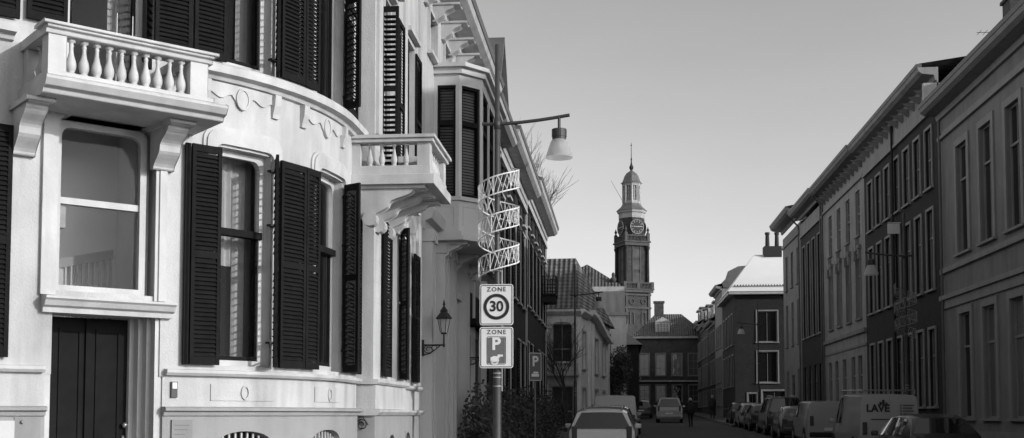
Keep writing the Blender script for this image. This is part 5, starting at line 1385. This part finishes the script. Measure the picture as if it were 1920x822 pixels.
c1 = put(vehicle('parked_car', 'grey hatchback parked between the light van and the tall dark car on the right', 'car', 'p_grey', 4.0, 1.72, 1.45, 'hatch'), 7.9, 54.0)
put(vehicle('parked_car', 'tallest dark car in the right-hand line of parked cars', 'car', 'p_black', 4.6, 1.86, 1.85, 'suv'), 8.0, 59.8)
for (y, lb, sw) in ((66.0, 'dark hatchback parked in front of the end grey house on the right', ('p_grey', 'p_blue')), (71.6, 'last but one car of the right-hand line, pale silver hatchback', ('p_grey', 'p_silver')), (77.2, 'farthest car of the right-hand line, black hatchback by the brick corner house', ('p_grey', 'p_black'))):
    o = move_copy(c1, (7.9, y, gz(y)), 0, lb, 'vehicles parked along the street', sw); o.rotation_euler = c1.rotation_euler

# ------------------------------------------------------------------ plants
def bare_tree(name, label, x, y, z, h, spread, seed, r0=.16, lv=5, group=None, trunk=.35):
    rnd = random.Random(seed); t = thing(name, label, 'tree', (x, y, z), group)
    tr = MB(); cr = MB()
    def grow(p, d, L_, r, k):
        segs = 3; q = p
        for i in range(segs):
            d2 = (d + Vector((rnd.uniform(-.14, .14), rnd.uniform(-.14, .14), rnd.uniform(-.04, .10)))).normalized(); e = q + d2 * (L_ / segs)
            (tr if k == 0 else cr).tube(q, e, r * (1 - .25 * i / segs), r * (1 - .25 * (i + 1) / segs), 6 if k < 2 else 4, cap=False); q = e; d = d2
            if k >= 1 and i < segs - 1 and k < lv:
                dd = (d + Vector((rnd.uniform(-1, 1), rnd.uniform(-1, 1), rnd.uniform(-.1, .6))) * spread).normalized(); grow(q, dd, L_ * .6, r * .5, k + 1)
        if k < lv:
            for i in range(3 if k < 2 else 2):
                dd = (d + Vector((rnd.uniform(-1, 1), rnd.uniform(-1, 1), rnd.uniform(-.2, .5))) * spread).normalized(); grow(q, dd, L_ * rnd.uniform(.6, .8), r * .62, k + 1)
    grow(Vector((x, y, z)), Vector((0, 0, 1)), h * trunk, r0, 0)
    tr.build('trunk', 'bark', t); cr.build('crown', 'bark', t); return t
bare_tree('bare_tree', 'tall leafless tree whose fine twigs show above the left row roofs', -8.6, 74, .6, 15.2, .42, 5, .14, 6, 'leafless trees', .42)
bare_tree('bare_tree', 'leafless tree with sparse twigs above the pantile roof of the white house', -4.7, 80, .8, 9.0, .5, 11, .12, 6, 'leafless trees', .42)
bare_tree('bare_tree', 'small leafless street tree in front of the white pantiled house', -2.7, 59.0, .4, 4.9, .7, 23, .08, 5, 'leafless trees', .42)
def leaves(mb, c, rad, n_, rnd, s=.05):
    for _ in range(n_):
        v = Vector((rnd.gauss(0, .5), rnd.gauss(0, .5), rnd.gauss(0, .5)))
        if v.length > 1.1: v *= 1.1 / v.length
        p = Vector((c[0] + v.x * rad[0], c[1] + v.y * rad[1], c[2] + v.z * rad[2]))
        a = Vector((rnd.uniform(-1, 1), rnd.uniform(-1, 1), rnd.uniform(-1, 1))).normalized(); bb_ = a.orthogonal().normalized(); q = s * rnd.uniform(.6, 1.3)
        mb.quad(p - a * q, p + bb_ * q * .6, p + a * q, p - bb_ * q * .6)
rnd = random.Random(5)
def bush(name, label, x, y, z, h, r, n_=1800, group=None, s=.06):
    t = thing(name, label, 'shrub', (x, y, z), group)
    b = MB()
    for i in range(9):
        a = rnd.uniform(0, 2 * PI); rr = rnd.uniform(0, .55) * r; zz = z + h * rnd.uniform(.25, .85)
        leaves(b, (x + rr * math.cos(a), y + rr * math.sin(a), zz), (r * .55, r * .55, h * .25), n_ // 9, rnd, s)
    b.build('foliage', 'leaf', t)
    b = MB()
    for i in range(6): a = rnd.uniform(0, 2 * PI); b.tube((x, y, z), (x + .4 * r * math.cos(a), y + .4 * r * math.sin(a), z + h * .7), .03, .01, 5)
    b.build('stem', 'bark', t); return t
hd = thing('hedge', 'dark evergreen hedge along the left pavement beyond the zone signs', 'hedge', (-2.9, 38, 0))
b = MB(); y = 25.2
while y < 52:
    hh = 1.6 + .25 * math.sin(y * 1.3) + rnd.uniform(-.1, .15) + gz(y)
    leaves(b, (-3.0 + rnd.uniform(-.1, .1), y, hh * .5), (.45, .5, hh * .62), 900 if y < 40 else 600, rnd, .055); y += .75
b.build('foliage', 'leaf', hd)
b = MB(); yy = 25.2
while yy < 52: b.tube((-3.0, yy, 0), (-3.0 + rnd.uniform(-.2, .2), yy + rnd.uniform(-.2, .2), 1.5), .03, .01, 5); yy += .6
b.build('stem', 'bark', hd)
bush('dark_shrub', 'dark bushy shrub against the plain end wall left of the road', -.1, 75.6, .8, 4.6, 1.0, 3200, s=.10)
bush('dark_shrub', 'low shrub in front of the white pantiled house, beside the distant lamp', -3.2, 60.8, .5, 1.9, 1.1, 1500)

# ------------------------------------------------------------------ pedestrian
def person(x, y, z, rz, label):
    t = thing('person', label, 'person', (0, 0, 0))
    V = [(0, 0, .95), (0, 0, 1.2), (0, 0, 1.42), (0, .01, 1.52), (.19, 0, 1.42), (.25, -.02, 1.15), (.24, .07, .92), (-.19, 0, 1.42), (-.25, .03, 1.15), (-.24, .10, .92),
         (.09, 0, .9), (.10, .10, .50), (.10, .02, .08), (.10, .14, .04), (-.09, 0, .9), (-.10, -.06, .50), (-.10, -.22, .10), (-.10, -.10, .04), (0, .01, 1.60), (0, .01, 1.74)]
    E_ = [(0, 1), (1, 2), (2, 3), (2, 4), (4, 5), (5, 6), (2, 7), (7, 8), (8, 9), (0, 10), (10, 11), (11, 12), (12, 13), (0, 14), (14, 15), (15, 16), (16, 17), (3, 18), (18, 19)]
    Rr = [.16, .15, .17, .06, .07, .055, .04, .07, .055, .04, .10, .07, .045, .04, .10, .07, .045, .04, .095, .07]
    me = bpy.data.meshes.new('body'); me.from_pydata(V, E_, []); me.materials.append(M['cloth']); o = bpy.data.objects.new('body', me); C.objects.link(o); o.parent = t
    sk = o.modifiers.new('skin', 'SKIN'); me.skin_vertices.new() if not me.skin_vertices else None
    for i, r_ in enumerate(Rr): me.skin_vertices[0].data[i].radius = (r_, r_)
    me.skin_vertices[0].data[0].use_root = True
    su = o.modifiers.new('sub', 'SUBSURF'); su.levels = 2; su.render_levels = 2
    b = MB(); b.lathe([(.03, -.12), (.075, -.08), (.09, 0), (.09, .06), (.06, .115), (.0, .13)], 0, .02, 14, 1.63); b.tube((0, .10, 1.63), (0, .13, 1.60), .015, .02, 6); b.build('face', 'skin', t, True)
    b = MB(); b.lathe([(.10, -.03), (.105, .03), (.08, .10), (.03, .14), (0, .145)], 0, .0, 14, 1.64); b.build('cap', 'cream', t, True)
    b = MB(); b.lathe([(.25, 0), (.235, .3), (.22, .55), (.19, .62), (.10, .68)], 0, 0, 14, .78); b.build('coat', 'cloth', t, True)
    t.location = (x, y, z); t.rotation_euler = (0, 0, rz); return t
person(4.3, 71.5, gz(71.5), R_(10), 'person in dark clothes and pale cap walking in the road beside the silver estate car')
person(6.9, 88, gz(88) + .12, R_(170), 'person in dark clothes walking on the far right pavement by the brick corner house')

# ------------------------------------------------------------------ unseen house added behind the viewer, cuts low sky light, mirrors in panes
BK = lin(-32, -13, 1, 0, 0, 1)
rowhouse('added_unseen_house', 'unseen brick house added behind the viewer for its shade and reflections', BK, 0, 27, 11.5, [(z0, z1, 1.1, [1.8 + 2.6 * i for i in range(10)], dict(sur=.1)) for z0, z1 in ((1.2, 3.6), (4.8, 7.0), (8.0, 9.8))], 'brick2', trim='cream', cor=(11.7, .5, .4), ridge=3.0, deep=9, roofm='roofx')

# ------------------------------------------------------------------ roofscape details of the rows
def extra(house, fn, name, m): b = MB(); fn(b); return b.build(name, m, bpy.data.objects[house])
def stack(x, y, z, w_=.9, h=1.3, pots=2):
    def f(b):
        b.box(x - w_ / 2, x + w_ / 2, y - .35, y + .35, z - .8, z + h); b.box(x - w_ / 2 - .06, x + w_ / 2 + .06, y - .41, y + .41, z + h - .12, z + h)
        for i in range(pots): b.lathe([(.12, 0), (.10, .35), (.13, .38), (.13, .45)], x - w_ / 4 + i * w_ / 2, y, 8, 0, z + h)
    def g(b):
        b.box(x - w_ / 2, x + w_ / 2, y - .35, y + .35, z - .8, z + h); b.box(x - w_ / 2 - .06, x + w_ / 2 + .06, y - .41, y + .41, z + h + .002, z + h + .1)
        for i in range(pots): b.lathe([(.12, 0), (.10, .35), (.13, .38), (.13, .45)], x - w_ / 4 + i * w_ / 2, y, 8, z + h + .1)
    return g
extra('near_grey_house', stack(12.2, 36.4, 13.2, .7, .9, 2), 'chimney', 'brick2'); extra('near_grey_house', stack(12.4, 33.2, 13.4, .8, 1.3, 2), 'chimney', 'brick2')
extra('dark_brick_house', stack(13.5, 52.4, 14.2, .9, 1.0, 2), 'chimney', 'brick2')
extra('dark_tall_window_house', stack(12.6, 70.8, 14.0, .9, 1.0, 1), 'chimney', 'brick2')
extra('end_grey_house', stack(12.2, 74.5, 14.4, .7, .7, 1), 'chimney', 'brick2')
extra('far_terrace_house', stack(-5.2, 57.5, 12.0, .8, 1.0, 2), 'chimney', 'brick2')
for hn, y in (('pale_stucco_house', 63.6), ('end_grey_house', 71.9), ('dark_tall_window_house', 64.2)):
    extra(hn, lambda b: (b.tube((10.9, y, .1), (10.9, y, 12.9), .05, .05, 8), b.tube((10.9, y, 12.9), (10.4, y, 13.4), .05, .05, 8)), 'downpipe', 'rooflead')
for hn, y, zb in (('dark_brick_house', 46.5, 14.9), ('pale_stucco_house', 57.0, 15.0)):
    def aer(b):
        b.tube((14.6, y, zb - .6), (14.6, y, zb + 1.6), .02, .02, 6); b.tube((14.0, y, zb + 1.5), (15.3, y, zb + 1.5), .012, .012, 5)
        for i in range(6): b.tube((14.1 + i * .22, y - .3, zb + 1.5), (14.1 + i * .22, y + .3, zb + 1.5), .008, .008, 4)
    extra(hn, aer, 'aerial', 'iron')
# keystones and brackets on the pale stucco house
for i in range(4):
    y = 54.8 + 2.35 * i
    extra('pale_stucco_house', lambda b: (b.sbox(RMp, y - .14, y + .14, .001, .16, 8.98, 9.55), b.sbox(RMp, y - .55, y - .42, .001, .14, 8.6, 9.1), b.sbox(RMp, y + .42, y + .55, .001, .14, 8.6, 9.1)), 'keystone', 'greywall2')
for i in range(14):
    y = 41.3 + .88 * i; extra('dark_brick_house', lambda b: b.sweep(RMp, y, y + .14, [(.05, 12.7), (.2, 12.8), (.5, 13.0), (.5, 12.99), (.05, 13.0)], 1), 'eaves_bracket', 'greytrim')
for i in range(11):
    y = 53.6 + .95 * i; extra('pale_stucco_house', lambda b: b.sweep(RMp, y, y + .14, [(.0, 12.65), (.2, 12.75), (.5, 12.99), (.0, 12.99)], 1), 'eaves_bracket', 'greywall3')
